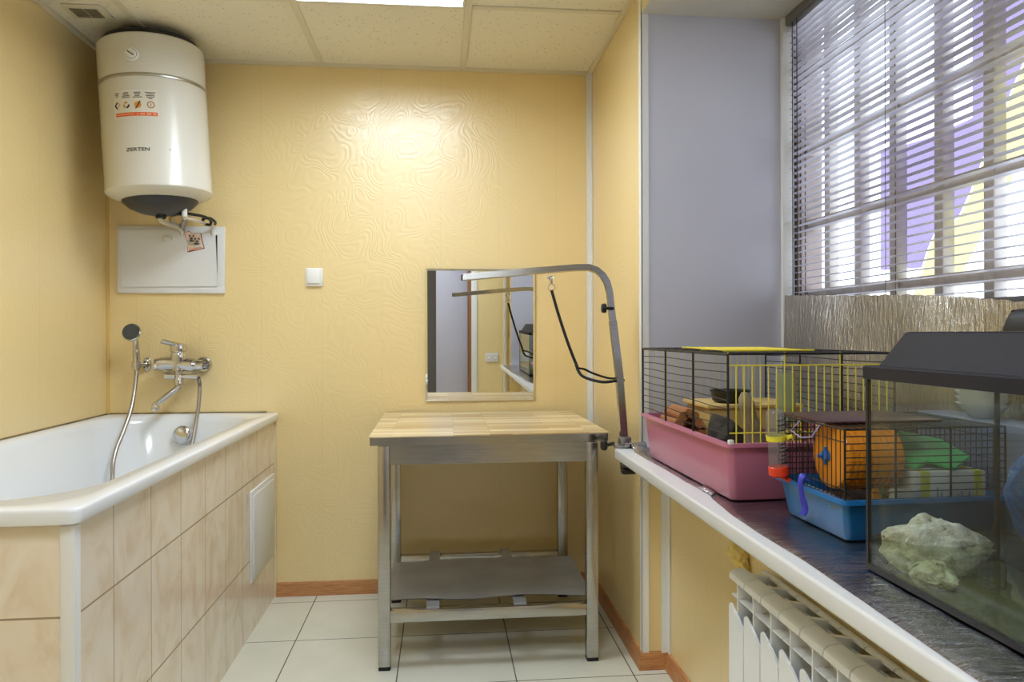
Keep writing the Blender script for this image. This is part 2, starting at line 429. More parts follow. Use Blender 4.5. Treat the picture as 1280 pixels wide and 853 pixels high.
purple = [(-1.155, 1.618), (-1.364, 1.603), (-1.517, 1.609), (-1.518, 2.10), (-1.80, 2.10), (-1.80, 1.98), (-1.669, 1.689), (-1.60, 1.585), (-1.557, 1.521), (-1.51, 1.44), (-1.471, 1.387), (-1.43, 1.365), (-1.381, 1.355), (-1.35, 1.31), (-1.331, 1.27), (-1.153, 1.279)]
film(fy(purple), film_mat('violet_film', (172, 160, 226)), 'window_film')
yellow = [(-1.335, 1.255), (-1.355, 1.305), (-1.384, 1.349), (-1.433, 1.359), (-1.475, 1.381), (-1.515, 1.434), (-1.562, 1.515), (-1.605, 1.58), (-1.674, 1.684), (-1.80, 1.97), (-1.95, 1.97), (-1.80, 1.62), (-1.60, 1.40), (-1.50, 1.27), (-1.44, 1.20), (-1.36, 1.19), (-1.30, 1.20), (-1.31, 1.24)]
film(fy(yellow), film_mat('cream_film', (246, 240, 196)), 'window_film')

# ---------------------------------------------------------------- ceiling lights
def ceiling_light(x0, y0, label):
    L = thing('ceiling_light', label, 'ceiling light', (x0 + .3, y0 - .3, H - .012))
    b = MB(); z0, z1 = H - .014, H - .0005
    for lo, hi in (((x0 + .013, y0 - .022, z0), (x0 + .587, y0 - .013, z1)), ((x0 + .013, y0 - .587, z0), (x0 + .587, y0 - .578, z1)), ((x0 + .013, y0 - .578, z0), (x0 + .022, y0 - .022, z1)), ((x0 + .578, y0 - .578, z0), (x0 + .587, y0 - .022, z1))): b.bb(lo, hi, .002)
    obj('frame', b, M_WHITE, L)
    obj('diffuser', MB().bb((x0 + .022, y0 - .578, H - .006), (x0 + .578, y0 - .022, H - .001)), mat('lit_diffuser', (232, 243, 255), emit=LAMP), L, False)
    b = MB()
    for k in range(1, 6): b.bb((x0 + .022 + .556 * k / 6 - .0015, y0 - .578, H - .014), (x0 + .022 + .556 * k / 6 + .0015, y0 - .022, H - .0065))
    for k in range(1, 6): b.bb((x0 + .022, y0 - .022 - .556 * k / 6 - .0015, H - .013), (x0 + .578, y0 - .022 - .556 * k / 6 + .0015, H - .0065))
    obj('louvre', b, M_CHROME, L, False)
ceiling_light(0, -.6, 'square louvred ceiling light nearest the back wall, above the mirror')
ceiling_light(0, -2.4, 'unseen square louvred ceiling light added as fill above the doorway end of the room')  # unseen fixture, added to brighten the room from the camera side
# vent in the ceiling corner
v = thing('ceiling_vent', 'small square slotted air vent in the ceiling corner above the bathtub', 'air vent', (-.73, -.44, H))
vx0, vx1, vy0, vy1 = -.80, -.665, -.50, -.39
obj('frame', MB().bb((vx0, vy0, H - .008), (vx1, vy1, H - .0005), .003), mat('vent_plastic', (214, 208, 188), .5), v)
b = MB()
for i in range(2):
    xa = vx0 + .022 + i * .048
    for k in range(6): b.box((xa + .021, vy0 + .025 + k * .012, H - .0095), (.042, .008, .004), Matrix.Rotation(R(25), 3, 'X'))
obj('grille', b, mat('vent_slot', (120, 112, 92), .6), v, False)

# ---------------------------------------------------------------- bathtub
RIMZ, TUBN, TUBX = .772, -1.69, -.178
tub = thing('bathtub', 'white enamelled bathtub set in beige tiled panels along the left wall', 'bathtub', (-.52, -.84, .40))
def rrect(x0, x1, y0, y1, r, z, n=12, rs=None):
    rs = rs or [r] * 4; pts = []
    for (cx, cy, a, rr) in ((x1, y1, 0, rs[0]), (x0, y1, 90, rs[1]), (x0, y0, 180, rs[2]), (x1, y0, 270, rs[3])):
        sx = -1 if a in (0, 270) else 1; sy = -1 if a in (0, 90) else 1
        for k in range(n + 1):
            t = R(a + 90 * k / n); pts.append(Vector((cx + sx * rr + rr * math.cos(t), cy + sy * rr + rr * math.sin(t), z)))
    return pts
x0, x1, y0, y1 = XL + .002, TUBX, TUBN, -.002
L = [rrect(x0 + .02, x1 - .012, y0 + .012, y1, .02, RIMZ - .030), rrect(x0, x1 - .002, y0 + .002, y1, .022, RIMZ - .030), rrect(x0, x1, y0, y1, .024, RIMZ - .024),
     rrect(x0, x1, y0, y1, .024, RIMZ - .007), rrect(x0, x1 - .002, y0 + .002, y1, .024, RIMZ - .001), rrect(x0, x1 - .006, y0 + .006, y1, .024, RIMZ),
     rrect(-.826, -.236, -1.612, -.045, .2, RIMZ, rs=[.26, .2, .2, .2]), rrect(-.818, -.243, -1.604, -.052, .2, RIMZ - .006, rs=[.26, .2, .2, .2]),
     rrect(-.808, -.252, -1.592, -.062, .2, RIMZ - .03, rs=[.26, .2, .2, .2]), rrect(-.78, -.275, -1.545, -.10, .2, RIMZ - .2), rrect(-.755, -.30, -1.48, -.13, .2, RIMZ - .33),
     rrect(-.70, -.34, -1.40, -.18, .17, RIMZ - .385), rrect(-.60, -.44, -1.2, -.4, .07, RIMZ - .39)]
b = MB(); b.loops(L, False, True)
obj('basin', b, M_ENAMEL, tub, angle=60)
Mx = Matrix.Translation((-.535, -.092, .695)) @ Matrix.Rotation(R(80), 4, 'X')
b = MB(); b.lathe([(.0, .022), (.02, .022), (.032, .018), (.037, .010), (.037, 0.0), (.030, -.012)], Mx, 28)
obj('overflow_cover', b, M_CHROME, tub, label='round chrome overflow cover')
# tiled surround
sur = thing('bath_surround', 'beige marbled tile surround with white corner strip boxing in the bathtub', 'bath surround', (-.52, -.84, 0))
PX, PY = -.195, -1.668
obj('front_panel', MB().bb((PX - .02, PY + .001, 0), (PX, -.001, RIMZ - .032)), M_TILE_F, sur, False)
obj('end_panel', MB().bb((XL + .003, PY, 0), (PX - .001, PY + .02, RIMZ - .032)), M_TILE_E, sur, False)
obj('corner_strip', MB().bb((PX - .022, PY - .006, 0), (PX + .006, PY, RIMZ - .034), .003).bb((PX, PY, 0), (PX + .006, PY + .018, RIMZ - .034), .003), M_WHITE, sur)
obj('grout_seal', MB().bb((PX, -.012, 0), (PX + .006, -.001, RIMZ - .034)), mat('pale_sealant', (226, 210, 170), .5), sur)
ha = obj('access_hatch', MB().bb((PX, -.405, .19), (PX + .008, -.045, .525), .003).bb((PX + .006, -.385, .21), (PX + .011, -.065, .505), .002), M_WHITE, sur, label='white square hatch set in the tiles')
obj('hatch_catch', MB().lathe([(.0, .003), (.008, .003), (.012, 0.0)], Matrix.Translation((PX + .0105, -.355, .36)) @ Matrix.Rotation(R(90), 4, 'Y'), 16), M_WHITE, ha)
bs = MB(); bs.tube([(XL + .004, TUBN + .1, RIMZ + .002), (XL + .004, -.004, RIMZ + .002), (TUBX - .05, -.004, RIMZ + .002)], .0028, 6)
obj('sealant_line', bs, mat('mouldy_sealant', (120, 104, 70), .7, var=.4, vscale=25), tub)

# ---------------------------------------------------------------- bath faucet
fa = thing('bath_faucet', 'chrome lever bath mixer tap on the yellow wall above the tub', 'faucet', (-.55, -.002, .976))
fx, fyv, fz = -.557, -.075, .976
b = MB()
b.tube(smoothpath([(-.652, fyv - .004, fz + .004), (-.63, fyv, fz + .004), (-.60, fyv, fz + .006), (fx, fyv, fz + .004), (-.515, fyv, fz), (-.475, fyv, fz - .002), (-.462, fyv + .002, fz - .002)], 5), [.012] + [.024] * 4 + [.028] * 12 + [.027] * 6 + [.022] * 7 + [.010], 16)
b.lathe([(.027, -.02), (.03, .03), (.029, .05), (.026, .055)], Matrix.Translation((fx, fyv, fz)), 20)
obj('body', b, M_CHROME, fa, angle=60)
hb = MB(); hb.lathe([(.0, .0), (.031, .0), (.032, .012), (.030, .026), (.022, .032), (0, .034)], Matrix.Translation((fx, fyv, fz + .055)), 22)
hb.tube(smoothpath([(fx, fyv - .012, fz + .082), (fx - .012, fyv - .045, fz + .088), (fx - .035, fyv - .085, fz + .098)], 5), [(.012, .007)] * 6 + [(.011, .005)] * 5, 10)
obj('lever', hb, M_CHROME, fa)
for s in (-.075, .075):
    fl = MB(); fl.lathe([(.014, -.05), (.014, -.012), (.028, -.012), (.034, 0), (.034, .002)], Matrix.Translation((fx + s, -.004, fz - .002)) @ Matrix.Rotation(R(-90), 4, 'X'), 22, False, True)
    obj('wall_flange', fl, M_CHROME, fa)
b = MB(); b.lathe([(.013, -.086), (.017, -.082), (.017, -.058), (.014, -.052), (.015, -.03), (.019, -.026), (.019, -.018)], Matrix.Translation((fx, fyv, fz)), 18, True, True)
b.rod((fx - .052, fyv, fz - .046), (fx - .012, fyv, fz - .046), .012, 14); b.rod((fx + .0, fyv, fz - .046), (fx + .055, fyv, fz - .046), .010, 14); b.rod((fx + .05, fyv, fz - .046), (fx + .075, fyv, fz - .046), .0125, 14)
obj('diverter', b, M_CHROME, fa)
b = MB(); sp = smoothpath([(fx, fyv, fz - .080), (fx - .004, fyv - .006, fz - .094), (fx - .03, fyv - .03, fz - .118), (fx - .055, fyv - .05, fz - .142), (fx - .066, fyv - .06, fz - .156), (fx - .068, fyv - .062, fz - .178)], 5)
b.tube(sp, [.012] * 6 + [.0115] * (len(sp) - 12) + [.013, .0145, .015, .015, .015, .014], 14)
obj('spout', b, M_CHROME, fa)

# ---------------------------------------------------------------- hand shower with hose
hs = thing('hand_shower', 'chrome hand shower with dark round face and metal hose hung beside the tap', 'shower head', (-.728, -.05, .977))
Mh = Matrix.Translation((-.732, -.088, 1.108)) @ Matrix.Rotation(R(74), 4, 'X')
obj('shower_head', MB().lathe([(.0, -.026), (.016, -.024), (.030, -.012), (.036, .0), (.036, .008), (.033, .011)], Mh, 28), M_CHROME, hs)
obj('spray_face', MB().lathe([(.0, .0118), (.020, .0125), (.031, .0118), (.033, .009)], Mh, 28), mat('dark_spray_face', (66, 72, 72), .4, bump=.3, bscale=300), hs)
obj('handle', MB().tube(smoothpath([(-.731, -.07, 1.098), (-.730, -.060, 1.075), (-.729, -.056, 1.03), (-.728, -.054, .985), (-.728, -.053, .955)], 5), [.010] * 4 + [.012] * 6 + [.0135] * 7 + [.012] * 4, 14), M_CHROME, hs)
hp = smoothpath([(-.728, -.0535, .957), (-.725, -.085, .87), (-.722, -.13, .795), (-.728, -.18, .722), (-.735, -.22, .667), (-.732, -.26, .613), (-.714, -.31, .556), (-.70, -.38, .47), (-.60, -.36, .41), (-.53, -.28, .43), (-.50, -.20, .54), (-.487, -.14, .65), (-.479, -.105, .75), (-.474, -.088, .83), (-.474, -.078, .895), (-.482, -.075, .928)], 26)
rr = [.0086 if i % 2 else .0066 for i in range(len(hp))]
obj('hose', MB().tube(hp, rr, 8), M_HOSE, hs, angle=80)
hh = thing('shower_holder', 'small chrome wall bracket holding the hand shower', 'bracket', (-.715, -.002, .975))
obj('wall_plate', MB().lathe([(.0, .012), (.012, .012), (.017, .006), (.018, 0)], Matrix.Translation((-.708, -.001, .975)) @ Matrix.Rotation(R(90), 4, 'X') @ Matrix.Diagonal((1, 1.7, 1, 1)), 20), M_CHROME, hh)
obj('cradle', MB().rod((-.708, -.008, .977), (-.722, -.04, .977), .008, 10).lathe([(.0148, -.014), (.019, -.014), (.020, .012), (.0155, .012)], Matrix.Translation((-.728, -.0545, .977)), 16), M_CHROME, hh)

# ---------------------------------------------------------------- water heater
HC = Vector((-.584, -.232, 1.914)); HR = .186
ht = thing('water_heater', 'white cylindrical wall water heater hanging crooked in the corner under the ceiling', 'water heater', HC, rot=(0, R(-3.2), 0))
zb, zt = -.282, .272
obj('tank', MB().lathe([(.10, zb - .028), (.13, zb - .024), (.165, zb - .012), (.180, zb - .004), (HR + .001, zb + .004), (HR + .001, zb + .012), (HR, zb + .014), (HR, zt - .006), (HR - .005, zt), (.10, zt + .012)], n=64), M_CREAM, ht, local=True, angle=30)
obj('silver_band', MB().lathe([(HR + .0008, .112), (HR + .0015, .113), (HR + .0015, .124), (HR + .0008, .125)], n=64), M_SILVER, ht, local=True)
obj('bottom_cap', MB().lathe([(.134, zb - .022), (.132, zb - .030), (.11, zb - .050), (.075, zb - .066), (.04, zb - .074), (.0, zb - .076)], n=48), M_DARKGREY, ht, local=True, label='dark grey domed bottom cap')
obj('top_cap', MB().lathe([(.165, zt - .002), (.165, zt + .022), (.12, zt + .034), (0, zt + .036)], n=40), M_BLACK, ht, local=True)
def wrapc(bm, a0, zc, rad):   # bends a flat drawing round the cylinder; x along the girth, y up
    for vtx in bm.verts:
        x, y, z = vtx.co; a = a0 + x / HR
        vtx.co = Vector((math.sin(a) * (rad + z), -math.cos(a) * (rad + z), zc + y))
def flat(poly, z=0.0):
    bm = bmesh.new(); bm.faces.new([bm.verts.new((x, y, z)) for x, y in poly]); return bm
def disc(cx, cy, r, n=20, r2=0): return [(cx + r * math.cos(2 * PI * i / n), cy + r * math.sin(2 * PI * i / n)) for i in range(n)]
def dense(bm):
    bmesh.ops.triangulate(bm, faces=bm.faces[:]); return bm
def rectgrid(xa, xb, ya, yb, n=10):
    bm = bmesh.new(); vs = [(bm.verts.new((xa + (xb - xa) * i / n, ya, 0)), bm.verts.new((xa + (xb - xa) * i / n, yb, 0))) for i in range(n + 1)]
    for p, q in zip(vs, vs[1:]): bm.faces.new((p[0], q[0], q[1], p[1]))
    return bm
def onheater(name, bms, m, a0, zc, rad, label=None):
    B = MB()
    for bm in bms: wrapc(bm, a0, zc, rad); B.join(bm)
    return obj(name, B, m, ht, local=True, label=label, normals=False)
# dial
Md = Matrix.Translation((0, -HR, .188)) @ Matrix.Rotation(R(90), 4, 'X')
dl = obj('dial', MB().lathe([(.024, -.002), (.024, .004), (.020, .006), (.017, .006), (.0165, .012), (.015, .014), (0, .0145)], Md, 28), M_WHITE, ht, local=True)
obj('dial_pointer', MB().box((0, -HR - .0155, .188), (.026, .003, .0035), Matrix.Rotation(R(35), 3, 'Y')), M_INK, dl, local=True)
obj('dial_ring', MB().lathe([(.0175, .0065), (.0185, .0068), (.0185, .0062)], Md, 28), M_REDBR, dl, local=True)
# label with four pictograms above a red orange stripe, maker's lettering below
onheater('label_sheet', [rectgrid(-.083, .075, -.052, .05)], mat('label_paper', (220, 216, 203), .4), 0, .012, HR + .0006)
onheater('label_stripe', [rectgrid(-.074, .072, -.044, -.031)], M_ORANGE, 0, .012, HR + .0012, 'red orange stripe with pale lettering')
def dashes(rows):
    out = []
    for (cx, y, w) in rows: out.append(rectgrid(cx - w / 2, cx + w / 2, y - .0013, y + .0013, 3))
    return out
rows = []
for cx, ws in ((-.066, (.020, .014, .014)), (-.031, (.020, .022, .028, .030)), (.009, (.023, .020, .017, .032)), (.052, (.036, .024, .030, .026, .012))):
    for k, wd in enumerate(ws): rows.append((cx, .040 - k * .0056, wd))
onheater('label_text', dashes(rows), mat('grey_print', (70, 66, 60), .5), 0, .012, HR + .0012)
onheater('stripe_text', [rectgrid(-.07, -.005, -.0385, -.0365, 4)] + [rectgrid(.006 + i * .0052, .0095 + i * .0052, -.0405, -.0350, 1) for i in range(12) if i not in (1, 5, 9)], mat('pale_orange_print', (246, 190, 160), .5), 0, .012, HR + .0016)
onheater('pictogram', [flat([(-.078, -.004), (-.068, .010), (-.064, .007), (-.071, -.004), (-.064, -.014), (-.067, -.018)])], M_INK, 0, .012, HR + .0012)
onheater('pictogram', [flat([(-.064, .007), (-.058, -.004), (-.064, -.014), (-.062, -.012), (-.054, -.004), (-.061, .009)])], M_GOLD, 0, .012, HR + .0013)
def ringseg(cx, cy, r0, r1, a0, a1, n=8):
    bm = bmesh.new(); vs = [(bm.verts.new((cx + r0 * math.cos(t), cy + r0 * math.sin(t), 0)), bm.verts.new((cx + r1 * math.cos(t), cy + r1 * math.sin(t), 0))) for t in [a0 + (a1 - a0) * i / n for i in range(n + 1)]]
    for p, q in zip(vs, vs[1:]): bm.faces.new((p[0], p[1], q[1], q[0]))
    return bm
onheater('pictogram', [ringseg(-.031, -.004, .006, .012, R(60), R(140)), ringseg(-.031, -.004, .006, .012, R(160), R(240))], M_GOLD, 0, .012, HR + .0012)
onheater('pictogram', [ringseg(-.031, -.004, .006, .012, R(270), R(370))], M_INK, 0, .012, HR + .0012)
onheater('pictogram', [flat(disc(.009, -.004, .012))], M_GOLD, 0, .012, HR + .0012)
onheater('pictogram', [flat([(-.001, -.018), (.004, -.018), (.020, .008), (.016, .011)])], M_REDBR, 0, .012, HR + .0017)
onheater('pictogram', [ringseg(.052, -.004, .009, .013, 0, 2 * PI, 20), rectgrid(.0505, .0535, -.009, .001, 1)], mat('bronze_print', (176, 130, 70), .5), 0, .012, HR + .0012)
tb = dense(text_mesh('ZERTEN', .0175, .0002))
for vtx in tb.verts: vtx.co.x *= 1.28
onheater('lettering', [tb], M_INK, 0, -.152, HR + .0012, 'dark capital lettering ZERTEN')
onheater('chip_mark', [flat(disc(.105, -.15, .003, 8))], mat('grey_chip', (150, 146, 140), .6), 0, 0, HR + .0008)
# pipes, valve and cord under the heater
bz = HC.z + zb - .072
M_PIPE = mat('white_pipe', (206, 200, 186), .4)
obj('inlet_collar', MB().lathe([(.018, -.014), (.018, 0.014), (.014, .018)], Matrix.Translation((-.565, -.235, bz - .002)), 18, True, True), M_BLACK, ht)
obj('inlet_pipe', MB().tube(smoothpath([(-.568, -.235, bz - .012), (-.568, -.228, bz - .022), (-.566, -.18, bz - .026), (-.563, -.08, bz - .024), (-.562, -.03, bz - .028), (-.562, -.020, bz - .05)], 5), .0085, 10), M_PIPE, ht)
obj('outlet_collar', MB().lathe([(.010, -.012), (.010, 0.022), (.008, .026)], Matrix.Translation((-.478, -.235, bz + .004)), 14, True, True), M_WHITE, ht)
obj('outlet_pipe', MB().tube(smoothpath([(-.478, -.235, bz - .006), (-.474, -.225, bz - .012), (-.462, -.17, bz - .010), (-.447, -.08, bz - .012), (-.440, -.03, bz - .022), (-.440, -.021, bz - .05)], 5), .006, 10), M_PIPE, ht)
obj('power_cord', MB().tube(smoothpath([(-.50, -.22, bz + .010), (-.465, -.18, bz + .010), (-.435, -.14, bz + .008), (-.420, -.11, bz - .002), (-.428, -.09, bz - .016), (-.450, -.09, bz - .012), (-.452, -.10, bz + .004), (-.43, -.09, bz + .010), (-.418, -.06, bz + .0), (-.43, -.02, bz - .004)], 7), .0058, 8), M_BLACK, ht)
obj('flexible_pipe', MB().tube(smoothpath([(-.484, -.23, bz - .004), (-.51, -.21, bz + .002), (-.545, -.19, bz - .006), (-.556, -.15, bz - .014), (-.553, -.08, bz - .022), (-.553, -.025, bz - .03)], 6), .0045, 8), M_HOSE, ht)
obj('relief_valve', MB().rod((-.488, -.20, bz - .008), (-.515, -.15, bz - .028), .008, 12).rod((-.515, -.15, bz - .028), (-.522, -.14, bz - .034), .011, 12), M_HOSE, ht)

# ---------------------------------------------------------------- white access box on the wall
ab = thing('access_panel', 'white metal inspection door bearing a kitten sticker on the wall under the heater', 'access panel', (-.607, -.002, 1.27))
ax0, ax1, az0, az1 = -.82, -.394, 1.27, 1.547
b = MB(); b.bb((ax0, -.012, az0), (ax1, -.001, az0 + .03), .002).bb((ax0, -.012, az1 - .034), (ax1, -.001, az1), .002).bb((ax0, -.012, az0 + .028), (ax0 + .022, -.001, az1 - .03), .002).bb((ax1 - .03, -.012, az0 + .028), (ax1, -.001, az1 - .03), .002)
obj('frame', b, M_WHITE2, ab)
obj('back_plate', MB().bb((ax0 + .01, -.003, az0 + .01), (ax1 - .01, -.001, az1 - .01)), M_BLACK, ab, False)
Mt = Matrix.Translation((ax0 + .02, -.013, az0 + .026)) @ Matrix.Rotation(R(-.8), 4, 'Y')
b = MB(); b.prism([(-.004, .235), (-.0, .0), (.378, -.002), (.372, .232)], 1, -.004, .002); b.xf(Mt); dr = obj('door', b, M_WHITE2, ab, False)
b = MB(); b.box((.184, -.008, .196), (.032, .006, .016), None, .002); b.xf(Mt); obj('latch', b, M_WHITE, dr)
# sticker: cut outline with red border, two pale cats, a line of print
def sticker(pts, k, y, name, m, par):
    c = Vector((sum(p[0] for p in pts) / len(pts), sum(p[1] for p in pts) / len(pts)))
    B = MB(); B.prism([((p[0] - c.x) * k + c.x, (p[1] - c.y) * k + c.y) for p in pts], 1, y, y + .0004); return obj(name, B, m, par, False)
sx, sz = -.555 + .035, 1.425
so = [(-.034, .105), (-.028, .098), (-.012, .103), (-.002, .094), (.034, .094), (.038, .07), (.048, .030), (-.020, .014), (-.022, .034), (-.018, .05), (-.030, .078)]
so = [(sx + x, sz + z) for x, z in so]
st = sticker(so, 1.0, -.0185, 'sticker', M_REDBR, dr); st['label'] = 'cut out sticker of two pale kittens with a dark red border'
sticker(so, .93, -.0189, 'sticker_paper', mat('sticker_paper', (238, 208, 190), .5), st)
M_CAT = mat('pale_fur_print', (206, 196, 182), .6); M_CAT2 = mat('brown_fur_print', (84, 66, 58), .6)
for cx, cz, r in ((-.004, .070, .013), (.018, .058, .013)):
    B = MB(); B.prism([(sx + cx + r * .9 * math.cos(t), sz + cz + r * math.sin(t)) for t in [2 * PI * i / 16 for i in range(16)]], 1, -.0193, -.0189)
    B.prism([(sx + cx - .012, sz + cz - .005), (sx + cx - .014, sz + cz - .026), (sx + cx + .014, sz + cz - .028), (sx + cx + .012, sz + cz - .005)], 1, -.0193, -.0189)
    obj('kitten_print', B, M_CAT, st, False)
    B = MB()
    for e in (-1, 1): B.prism([(sx + cx + e * .011, sz + cz + .006), (sx + cx + e * .010, sz + cz + .018), (sx + cx + e * .002, sz + cz + .012)], 1, -.0196, -.0192)
    B.prism([(sx + cx + .006 * math.cos(t), sz + cz + .001 + .005 * math.sin(t)) for t in [2 * PI * i / 12 for i in range(12)]], 1, -.0196, -.0192)
    obj('kitten_face_print', B, M_CAT2, st, False)
B = MB()
for k in range(2): B.prism([(sx - .014, sz + .0235 - k * .0055 + .001), (sx + .036, sz + .033 - k * .0055), (sx + .036, sz + .0355 - k * .0055), (sx - .014, sz + .026 - k * .0055 + .001)], 1, -.0193, -.0189)
obj('sticker_text', B, mat('red_print', (196, 84, 70), .5), st, False)

# ---------------------------------------------------------------- switch, mirror
sw = thing('light_switch', 'small white square light switch on the yellow back wall', 'light switch', (-.03, -.002, 1.30))
obj('back_box', MB().bb((-.066, -.012, 1.301), (.005, -.001, 1.378), .003), M_WHITE, sw)
obj('rocker', MB().bb((-.060, -.020, 1.312), (-.008, -.010, 1.376), .004), mat('switch_key', (240, 240, 238), .3), sw)
Mm = Matrix.Translation((.670, -.009, 1.094)) @ Matrix.Rotation(R(.42), 4, 'Z') @ Matrix.Rotation(R(.82), 4, 'X')
mr = thing('wall_mirror', 'rectangular frameless mirror on the yellow back wall above the steel table', 'mirror', (.670, -.002, .81))
mw, mh = .2355, .283
M_MIR = mat('silvered_glass', (236, 238, 236), .01, 1.0)
b = MB(); b.bb((-mw, -.002, -mh), (mw, .002, mh)); b.xf(Mm); obj('backing', b, mat('mirror_edge', (120, 130, 124), .3), mr, False)
b = MB(); bw = .008
inn = [(-mw + bw, -mh + bw), (mw - bw, -mh + bw), (mw - bw, mh - bw), (-mw + bw, mh - bw)]; out = [(-mw, -mh), (mw, -mh), (mw, mh), (-mw, mh)]
b.prism(inn, 1, -.0042, -.0022); b.xf(Mm); obj('glass', b, M_MIR, mr, False)
b = MB(); I = [b.b.verts.new((x, -.0042, z)) for x, z in inn]; O = [b.b.verts.new((x, -.0024, z)) for x, z in out]
for j in range(4): b.b.faces.new((O[j], O[(j + 1) % 4], I[(j + 1) % 4], I[j]))
b.xf(Mm); obj('bevel', b, M_MIR, mr, False)

# ---------------------------------------------------------------- grooming table
gt = thing('grooming_table', 'stainless steel table with strip wood top and lower shelf under the mirror', 'table', (.665, -.40, 0))
def quad(b, p, z0, z1): b.prism(p, 2, z0, z1)
TZ = .768
fl, fr_, rl, rr_ = (.272, -.752), (1.060, -.728), (.266, -.03), (1.052, -.052)
def ins(d): return [(fl[0] + d, fl[1] + d), (fr_[0] - d, fr_[1] + d), (rr_[0] - d, rr_[1] - d), (rl[0] + d, rl[1] - d)]
b = MB(); quad(b, [(x, y) for x, y in ins(-.003)], TZ - .004, TZ); obj('tabletop', b, M_BLOCK, gt, False, label='strip wood top surface')
b = MB(); quad(b, ins(0), TZ - .030, TZ - .0045); obj('top_tray', b, M_STEEL, gt, False)
LX = [(.295, .335), (.985, 1.025)]; LYf, LYr = (-.735, -.697), (-.135, -.095)
z_ap = .672
b = MB(); b.bb((.333, -.731, z_ap), (.987, -.729, TZ - .031)).bb((.333, -.729, z_ap), (.987, -.715, z_ap + .002)); obj('front_apron', b, M_STEEL, gt, False)
b = MB(); b.bb((.333, -.102, z_ap), (.987, -.100, TZ - .031)); obj('rear_apron', b, M_STEEL, gt, False)
for (xa, xb) in ((.299, .301), (1.019, 1.021)):
    b = MB(); b.bb((xa, -.70, z_ap), (xb, -.13, TZ - .031)); obj('side_apron', b, M_STEEL, gt, False)
for (xa, xb) in LX:
    for (ya, yb) in (LYf, LYr):
        lg = obj('leg', MB().bb((xa, ya, .012), (xb, yb, TZ - .031), .004), M_STEEL, gt)
        obj('foot_cap', MB().bb((xa + .001, ya + .001, .0), (xb - .001, yb - .001, .013), .002), M_RUBBER, lg)
obj('front_rail', MB().bb((.334, -.733, .155), (.986, -.700, .195), .003), M_STEEL, gt)
obj('rear_rail', MB().bb((.334, -.130, .150), (.986, -.100, .190), .003), M_STEEL, gt)
for xa in (.452, .742):
    obj('shelf_bearer', MB().bb((xa, -.722, .1955), (xa + .042, -.108, .2005)).bb((xa, -.722, .1905), (xa + .004, -.71, .1955)), M_SHEET, gt, False)
rows = []
for j in range(13):
    y = -.668 + .42 * j / 12
    row = []
    for i in range(25):
        x = .312 + .705 * i / 24; row.append((x, y + (.006 * math.sin(i * .5) if j == 0 else 0), .2035 + .003 * math.sin(i * .42 + .5) * math.cos(j * .3) + .004 * (1 - abs(i - 12) / 12) + (.010 * max(0, 1 - i / 5) if j < 3 else 0) * 0))
    rows.append(row)
b = MB(); b.sheet(rows); b.sheet([[(p[0], p[1], p[2] - .002) for p in r] for r in rows])
obj('shelf', b, M_SHEET, gt, label='loose dull steel sheet lying as lower shelf')

# ---------------------------------------------------------------- grooming arm clamped on the sill, with noose
ga = thing('grooming_stand', 'bent square steel grooming stand clamped to the end of the window sill', 'grooming stand', (1.09, -.80, ZS))
ay = -.775
AP = [Vector((1.092, ay - .045, ZS + .015)), Vector((1.080, ay - .03, .96)), Vector((1.066, ay, 1.14))]
AP += [Vector((1.060, ay + .005, 1.205)), Vector((1.058, ay + .01, 1.235)), Vector((1.050, ay + .012, 1.268)), Vector((1.036, ay + .014, 1.292)), Vector((1.016, ay + .016, 1.309)), Vector((.990, ay + .018, 1.318)), Vector((.95, ay + .02, 1.3175)), Vector((.80, ay + .025, 1.305)), Vector((.573, ay + .035, 1.284))]
obj('lower_post', MB().tube(AP[:3], .0115, 4, flat=(1, 0, 0)), M_STEEL, ga, angle=30)
obj('arm', MB().tube(AP[2:], .0100, 4, flat=(1, 0, 0)), M_STEEL, ga, angle=30)
obj('end_plug', MB().box(AP[-1] + Vector((-.002, 0, 0)), (.006, .019, .019)), M_BLACK, ga)
kn = MB(); kn.rod((1.066, ay - .012, 1.182), (1.036, ay - .014, 1.182), .005, 8); kn.lathe([(.0, 0), (.015, 0), (.016, .004), (.014, .014), (0, .016)], Matrix.Translation((1.040, ay - .014, 1.182)) @ Matrix.Rotation(R(-90), 4, 'Y'), 8)
obj('height_knob', kn, M_BLACK, ga)
cy = ay - .045
b = MB(); b.box((1.100, cy - .002, ZS + .006), (.088, .05, .008), None, .003).box((1.094, cy, ZS + .02), (.038, .036, .03), None, .006).box((1.1, cy - .024, ZS + .012), (.03, .012, .014), None, .003)
obj('clamp_plate', b, mat('cast_alloy', (150, 148, 146), .4, .9), ga)
b = MB(); b.box((1.098, cy + .030, ZS - .055), (.022, .016, .052), None, .004).box((1.098, cy + .01, ZS - .060), (.026, .05, .012), None, .004); obj('clamp_jaw', b, mat('dark_alloy', (96, 92, 84), .45, .8), ga)
for (p, q) in (((1.062, cy + .012, ZS + .012), (1.036, cy + .012, ZS + .006)),):
    k = MB(); k.rod(p, q, .006, 8); k.box((q[0] - .008, q[1], q[2]), (.022, .030, .034), None, .009); obj('clamp_knob', k, M_BLACK, ga)
k = MB(); k.rod((1.098, cy - .012, ZS - .034), (1.098, cy - .012, ZS - .072), .005, 8); k.box((1.102, cy - .012, ZS - .076), (.046, .03, .018), None, .007); obj('clamp_screw_knob', k, M_BLACK, ga)
no = thing('grooming_noose', 'black webbing noose hanging from the bent steel bar and looped round its post', 'pet leash', (.862, ay + .023, 1.29))
cx, cyy = .862, ay + .023
b = MB(); b.tube([(cx + .002 + .011 * math.cos(t), cyy, 1.294 - .012 * math.sin(t)) for t in [PI * i / 14 for i in range(15)]], .0018, 6)
